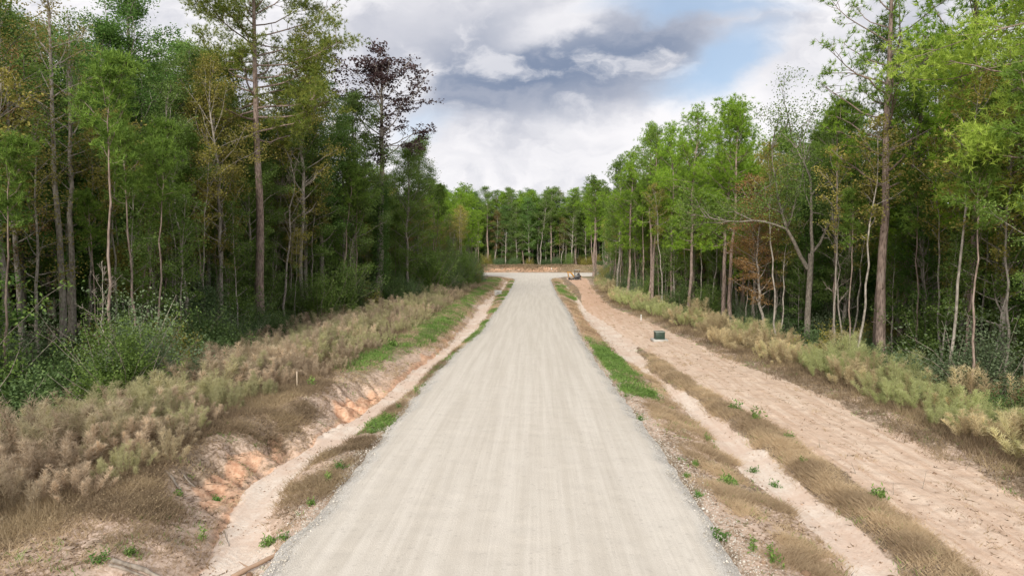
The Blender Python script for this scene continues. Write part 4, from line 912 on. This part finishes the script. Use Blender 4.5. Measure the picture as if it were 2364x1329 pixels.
# ------------------------------------------------------------------ single green weeds, sticks, logs
def leafy(seed, n=46, H=.34, sp=.16, mt='weedg'):
    r = np.random.default_rng(seed); b = MB(); st = MB()
    for i in range(9):
        P, _ = path([0, 0, 0], r.normal(size=3) * [.5, .5, 0] + [0, 0, 1], H * r.uniform(.6, 1), 4, r, .15); st.tube(P, np.linspace(.006, .003, 5), 3)
        C = P[r.integers(1, 5, n // 3)] + r.normal(size=(n // 3, 3)) * .05; b.leaves(C, .10, .035, r.uniform(0, 1, n // 3), .2, r)
    return {'stems': st.mesh('weed_stem', M['grassg']), 'leaves': b.mesh('weed_leaf', M[mt])}
LF = [leafy(200), leafy(201, 30, .42, mt='grassg'), leafy(202, 60, .24, mt='weedm')]
for i, (px, py, s_, lab) in enumerate([(785, 1082, 1.0, 'bright green weed at the left road edge beside the dry grass patch'), (757, 1112, .9, 'green weed just below the brightest one at the left road edge'),
        (620, 1258, 1.2, 'broad green weed low at the left road edge, near the broken root'), (657, 1246, .8, 'small green weed right of the broad one near the broken root'),
        (885, 975, 1.1, 'green weed tuft where the left road edge meets the sand'), (858, 1000, .9, 'low green weed left of the sand crossing at the left road edge'),
        (922, 945, .9, 'upright green weed on the left road edge below the long grass strip'), (960, 908, .9, 'topmost single green weed under the left grass strip'),
        (718, 1165, .8, 'olive green weed on the dry island between left ditch and road'), (1660, 1245, 1.2, 'dark green weed at the lower right road edge'),
        (1783, 1295, 1.1, 'bright green weed near the bottom right of the road'), (2028, 1148, 1.5, 'large bright green weed alone on the dry grass ridge'),
        (1700, 948, 1.4, 'green weed at the upper end of the dry grass ridge'), (1740, 970, 1.5, 'second green weed on the ridge edge beside the dirt track'),
        (1820, 1012, 1.1, 'green weed between dirt track and ridge'), (1480, 968, .9, 'green weed alone on the right road edge'), (1444, 915, .8, 'green weed at the right road edge by the long green patch'),
        (1605, 1072, .8, 'small green weed on the right bank above the sand channel'), (1612, 1145, .8, 'tiny green sprout on the right gravel shoulder'),
        (1740, 1268, .9, 'grey green weed on the pale soil at lower right'), (1680, 1120, 1.6, 'tall pale weed plant on the right bank'), (1790, 1118, .8, 'thin weed rising from the right sand channel'),
        (1850, 1080, .7, 'small sprout on the ridge above the sand channel'), (1585, 1100, .7, 'small sprout on the right bank beside the gravel'),
        (1738, 1085, .8, 'little brown green plant standing in the right sand channel'), (1632, 1010, .8, 'dark little plant in the upper right sand channel'),
        (410, 1130, 1, 'green weed on the grey soil left of the gullies'), (500, 1150, 1, 'green weed right of the left weeds above the ditch'), (470, 1245, .9, 'green weed on the pale soil at lower left'),
        (300, 1265, .9, 'low green weed near the bottom left log'), (225, 1290, 1.0, 'leafy weed near the bottom left corner'), (720, 895, 1.2, 'bright green weed below the left feathery weeds'),
        (905, 800, 1.6, 'bright green bushy weed in the left green strip')]):
    x, y = gp(px, py, -.15); x, y = gp(px, py, gz(x, y)); place('green_weed', LF[i % 3], x, y, lab, 'weed', 'single green weeds', s_ * .62 * (1 + y / 60), z=gz(x, y) - .01)
def log(kind, px, py, L, r0, ang, lab, mat, seed, twigs=0, lift=.5):
    r = np.random.default_rng(seed); x, y = gp(px, py, -.1); x, y = gp(px, py, gz(x, y)); o = link(kind, None, loc=(x, y, 0)); tag(o, lab, 'log' if kind == 'fallen_log' else 'branch')
    t = np.linspace(-.5, .5, 9); qx = t * L * math.cos(ang) + r.normal(size=9) * .02 * L * .4; qy = t * L * math.sin(ang) + r.normal(size=9) * .02 * L * .4
    qz = np.array([gz(x + a_, y + b_) for a_, b_ in zip(qx, qy)]); qz = np.maximum(qz, np.linspace(qz[0], qz[-1], 9)) + r0 * lift
    b = MB().tube(np.column_stack([qx, qy, qz]), r0 * r.uniform(.75, 1.1, 9) * np.linspace(1, .6, 9), 8, .4, cap=True); link('stem', b.mesh(kind, mat, True), o)
    for i in range(twigs):
        k = r.integers(2, 8); tw = MB(); P, _ = path([qx[k], qy[k], qz[k]], [r.normal(), r.normal(), .5], L * r.uniform(.15, .35), 4, r, .2); tw.tube(P, np.linspace(r0 * .4, .006, 5), 4); link('twig', tw.mesh('twig', mat), o)
log('fallen_log', 592, 1308, 1.0, .06, .75, 'broken reddish root lying against the lower left road edge', M['clod'], 1, 2)
log('fallen_log', 318, 1292, .95, .06, .1, 'grey log lying on pale soil at the bottom left', M['twig'], 2)
log('fallen_log', 292, 1300, .6, .035, .25, 'thinner grey stick beside the bottom left log', M['twig'], 3)
log('fallen_log', 405, 1095, .9, .04, -.6, 'grey weathered branch above the eroded gullies', M['twig'], 4)
log('fallen_log', 428, 1085, .8, .028, -.5, 'thin grey branch just above the weathered one', M['twig'], 5)
log('fallen_branch', 1430, 0 + 1122 - 60, .5, .012, 1.0, 'dark twig lying at the right road shoulder', M['twig'], 6)
log('fallen_branch', 523, 1245, .8, .012, -1.0, 'curved thin stick lying in the left sand wash', M['twig'], 7, 1)
for i, (px, py, L, an, lab) in enumerate([(2130, 1115, .9, 1.2, 'stick poking up from the lower dirt track'), (1975, 1085, .7, 2.0, 'thin stick on the dirt track left of the other twigs'), (2230, 1075, .9, .9, 'leaning stick on the right part of the dirt track'),
        (2063, 1130, .6, 1.5, 'short upright twig at the dirt track edge'), (1893, 1022, .5, 1.6, 'little twig on the middle of the dirt track'), (1200 + 1105, 1120, .8, 2.2, 'twig near the right end of the dirt track')]):
    x, y = gp(px, py, -.1); r = np.random.default_rng(300 + i); b = MB(); P, _ = path([0, 0, 0], [math.cos(an) * .5, .1, .8], L * .55, 4, r, .12); b.tube(P, np.linspace(.009, .004, 5), 4)
    P2, _ = path(P[2], [-.4, .1, .7], L * .2, 3, r, .2); o = tag(link('dry_stick', b.mesh('dry_stick', M['twig']), loc=(x, y, gz(x, y))), lab, 'stick', 'dry sticks on the dirt track')
# leaning dead limbs by the right woods, brush pile and fallen trunk by the left woods
def dead(px, py, Y, dirs, lab, mat='twig', r0=.05, L=4.5):
    x = at(px, Y); o = link('dead_limb', None, loc=(x, Y, gz(x, Y))); tag(o, lab, 'dead limb', 'dead limbs at the wood edges')
    for i, d in enumerate(dirs):
        r = np.random.default_rng(int(px) + i); b = MB(); P, dd = path([r.normal() * .2, r.normal() * .2, 0], d, L * r.uniform(.7, 1), 8, r, .1); b.tube(P, np.linspace(r0, .012, 9), 6)
        for k in range(3): P2, _ = path(P[r.integers(3, 8)], dd + r.normal(size=3) * .7, L * .2, 4, r, .2); b.tube(P2, np.linspace(.016, .005, 5), 4)
        link('limb', b.mesh('limb', M[mat]), o)
dead(2235, 850, 31, [(1.0, -.2, .9), (1.2, -.1, .45), (.6, .2, 1.1)], 'bare dead limbs leaning over the bushes near the right edge')
dead(2215, 720, 34, [(.3, 0, 1.2), (.9, 0, 1.0)], 'pale forked snag behind the bushes near the right edge', r0=.07)
dead(520, 720, 50, [(1.3, 0, .5), (.8, 0, 1.0)], 'pale broken limb slanting before the left woods by the tallest pine', r0=.06, L=3.5)
for i, (px, Y) in enumerate(((455, 44), (420, 43))):
    r = np.random.default_rng(400 + i); b = MB(); x = at(px, Y)
    for k in range(170):
        a_ = r.uniform(0, 6.28); P, _ = path([r.normal() * .4, r.normal() * .4, r.uniform(.2, 1.6)], [math.cos(a_), math.sin(a_), r.uniform(-.1, .9)], r.uniform(.8, 2.0), 6, r, .22, -.10); b.tube(P, np.linspace(.014, .005, 7), 3)
    tag(link('brush_tangle', b.mesh('brush_tangle', M['twig']), loc=(x, Y, gz(x, Y) + 1.2)), ('right' if i == 0 else 'left') + ' part of the grey tangle of vines and twigs before the left woods', 'brush')

# ------------------------------------------------------------------ made things
M['green_paint'] = plain('box_green', (.026, .050, .034), .45, 0, .08); M['concrete'] = plain('concrete', (.46, .45, .42), .9, 0, .2, 5); M['white'] = plain('white_paint', (.75, .75, .73), .6, 0, .05)
M['yellow'] = plain('yellow_paint', (.62, .30, .03), .45, 0, .12); M['black'] = plain('black_rubber', (.02, .02, .022), .6, 0, .1); M['steel'] = plain('worn_steel', (.20, .19, .18), .5, .6, .2)
M['wood'] = plain('pale_wood', (.55, .45, .33), .8, 0, .15); M['dgrey'] = plain('dark_panel', (.05, .05, .055), .4, 0, .1)
mg, q = new_mat('cab_glass'); p = q.n('ShaderNodeBsdfPrincipled', {'Base Color': (.30, .38, .36), 'Roughness': .08, 'Transmission Weight': .75, 'IOR': 1.2}); out(q, p.outputs[0]); M['glass'] = mg
def bev(o, w=.02, seg=2):
    m = o.modifiers.new('bevel', 'BEVEL'); m.width = w; m.segments = seg; m.limit_method = 'ANGLE'; return o
x, y = gp(1522, 781, -.1); z0 = gz(x, y)
ub = tag(link('utility_box', None, loc=(x, y, z0), rz=.05), 'dark green metal utility box on a pale concrete pad beside the dirt track', 'utility box')
bev(link('cabinet', MB().box((0, 0, .36), (.66, .62, .50)).mesh('cabinet', M['green_paint']), ub), .015)
bev(link('lid', MB().prism([(-.36, .60), (.36, .60), (.34, .67), (-.34, .67)], -.34, .34).mesh('lid', plain('box_lid', (.20, .23, .20), .4)), ub), .012)
bev(link('pad', MB().box((0, 0, .04), (1.05, 1.0, .16)).mesh('pad', M['concrete']), ub), .01)
link('door_seam', MB().box((0, -.313, .36), (.012, .008, .46)).mesh('seam', M['black']), ub); link('latch', MB().box((.05, -.32, .42), (.03, .03, .10)).mesh('latch', M['steel']), ub)
x, y = gp(1150, 680, -.2); z0 = gz(x, y)
hw = tag(link('concrete_headwall', None, loc=(x, y, z0)), 'low grey concrete headwall crossing the far left ditch', 'headwall')
bev(link('wall', MB().box((0, 0, .28), (1.0, .5, .62)).mesh('wall', M['concrete']), hw), .02); bev(link('cap', MB().box((0, 0, .63), (1.12, .6, .08)).mesh('cap', plain('pale_cap', (.6, .6, .58), .9)), hw), .01)
an = np.linspace(0, 2 * PI, 21)
link('pipe', MB().tube([[0, -.42, .25], [0, -.15, .25]], [.2, .2], 16, cap=False).mesh('pipe', M['dgrey']), hw)
def stake(px, py, h, lab, mat, w=.04, z=0):
    x, y = gp(px, py, z)
    if z >= 0.6: y = 204.5; x = at(px, y)
    else: x, y = gp(px, py, gz(x, y))
    o = tag(link('survey_stake', None, loc=(x, y, gz(x, y) - .02), rz=.3), lab, 'stake')
    link('post', MB().box((0, 0, h / 2 - .1), (w, w * .6, h + .2)).mesh('post', mat), o)
    if mat is not M['wood'] or px < 600: link('painted_top', MB().box((0, 0, h + .02), (w * 1.15, w * .8, .14)).mesh('painted_top', M['white']), o)
stake(1480, 741, .5, 'short white stake in front of the right verge bushes', M['white'], .07)
stake(1273, 617, .85, 'white stake on the reddish bank beyond the cross road', M['white'], .14, .6)
stake(686, 900, .7, 'thin pale stake among the weeds on the left verge', M['wood'])
stake(501, 872, .7, 'white topped stake half hidden in the left weeds', M['wood'], .045, .3)
r = np.random.default_rng(8); x, y = gp(765, 1036, -.3)
bm_ = MB(); V = r.normal(size=(60, 3)); V /= np.linalg.norm(V, axis=1)[:, None]
import bmesh
def rock(name, x, y, s_, mat, lab, seed):
    bm = bmesh.new(); bmesh.ops.create_icosphere(bm, subdivisions=3, radius=s_); rr_ = random.Random(seed)
    for v in bm.verts: v.co *= 1 + .35 * (float(vn(v.co.x * 9 / s_ * .2 + seed, v.co.y * 9 / s_ * .2 + v.co.z * 7)) - .5); v.co.z *= .7
    me_ = bpy.data.meshes.new(name); bm.to_mesh(me_); bm.free(); me_.materials.append(mat); tag(link(name, me_, loc=(x, y, gz(x, y) + s_ * .3)), lab, 'rock')
rock('stone', x, y, .09, M['white'], 'white rock in the left sandy ditch', 1)
for i, (px, py, s_, lab) in enumerate(((1860, 1325, .09, 'dark stone at the bottom edge right of the road'), (2060, 1296, .08, 'brown clod in the sand at lower right'), (575, 1300, .07, 'reddish clod beside the broken root'))):
    x, y = gp(px, py, -.2); rock('stone', x, y, s_, M['clod'], lab, 5 + i)
# mini excavator, facing left, bucket on the ground
x, y = gp(1331, 644.5, -.1); z0 = gz(x, y)
ex = tag(link('mini_excavator', None, loc=(x, y, z0 - .02), rz=.12), 'small yellow and black mini excavator parked at the far end of the dirt track', 'excavator')
for sy in (-.52, .52):
    prof = [(-.86 + .2 * (1 - math.cos(a_)) - .0, .22 + .22 * math.sin(a_)) for a_ in np.linspace(-PI / 2, -PI / 2, 1)]
    pr_ = [(-.70 + .22 * math.cos(a_), .22 + .22 * math.sin(a_)) for a_ in np.linspace(PI / 2, 3 * PI / 2, 9)] + [(.70 + .22 * math.cos(a_), .22 + .22 * math.sin(a_)) for a_ in np.linspace(-PI / 2, PI / 2, 9)]
    tr_ = link('track', MB().prism(pr_, sy - .14, sy + .14).mesh('track', M['black']), ex)
    for wx in (-.62, -.2, .2, .62):
        link('roller', MB().tube([[wx, sy - .16, .21], [wx, sy + .16, .21]], [.11 if abs(wx) < .5 else .16] * 2, 12, cap=True).mesh('roller', M['steel']), tr_)
bev(link('undercarriage', MB().box((0, 0, .33), (1.0, .8, .22)).mesh('undercarriage', M['dgrey']), ex), .02)
link('blade', MB().prism([(-1.25, .02), (-1.17, .02), (-1.20, .2), (-1.15, .38), (-1.23, .38), (-1.28, .2)], -.68, .68).mesh('blade', M['dgrey']), ex)
bev(link('body', MB().prism([(-.55, .48), (.75, .48), (.92, .62), (.95, .95), (.80, 1.12), (.30, 1.15), (-.55, .78)], -.6, .6).mesh('body', M['dgrey']), ex), .04)
bev(link('counterweight', MB().prism([(.80, .52), (1.0, .60), (1.02, .95), (.84, 1.05)], -.56, .56).mesh('counterweight', M['yellow']), ex), .03)
cab = bev(link('cab', MB().box((.10, -.1, .82), (1.05, .9, .12)).mesh('cab_floor', M['black']), ex), .02)
for cx in (-.40, .12, .60):
    for cy in (-.54, .34): link('cab_post', MB().box((cx, cy, 1.55), (.06, .06, 1.4)).mesh('cab_post', M['black']), cab)
bev(link('cab_roof', MB().box((.10, -.1, 2.28), (1.15, 1.0, .09)).mesh('cab_roof', plain('cab_roof_paint', (.4, .42, .40), .5)), cab), .03)
link('window', MB().box((-.40, -.1, 1.6), (.02, .80, 1.15)).mesh('window', M['glass']), cab)
link('seat', MB().box((.2, -.1, 1.05), (.45, .45, .12)).box((.42, -.1, 1.35), (.10, .45, .6)).mesh('seat', M['black']), cab)
link('door_panel', MB().box((.36, -.55, 1.15), (.42, .02, .6)).mesh('door_panel', M['black']), cab)
def beam(name, pts, w, mat, par):
    o = link(name, MB().tube([[a_, 0, b_] for a_, b_ in pts], w, 4).mesh(name, mat), par); return o
bo = beam('boom', [(-.55, .75), (-.95, 1.30), (-1.35, 1.66), (-2.0, 1.78)], [.13, .14, .13, .10], M['yellow'], ex)
ar = beam('arm', [(-2.08, 1.90), (-1.95, 1.5), (-1.68, .55)], [.09, .10, .07], M['yellow'], ex)
beam('hydraulic_cylinder', [(-.70, .70), (-1.25, 1.38)], [.045, .03], M['steel'], bo); beam('hydraulic_cylinder', [(-1.2, 1.82), (-2.08, 1.95)], [.045, .03], M['steel'], bo)
beam('hydraulic_cylinder', [(-2.05, 1.35), (-1.85, .62)], [.045, .03], M['steel'], ar)
bk_ = bev(link('bucket', MB().prism([(-1.78, .60), (-1.60, .60), (-1.42, .36), (-1.42, .12), (-1.62, -.02), (-1.86, .10), (-1.70, .20)], -.24, .24).mesh('bucket', M['black']), ex), .015)
for k in (-.18, -.06, .06, .18): link('tooth', MB().box((-1.9, k, .07), (.14, .04, .03)).mesh('tooth', M['steel']), bk_)
print('weeds', len(Lw), len(Rw))
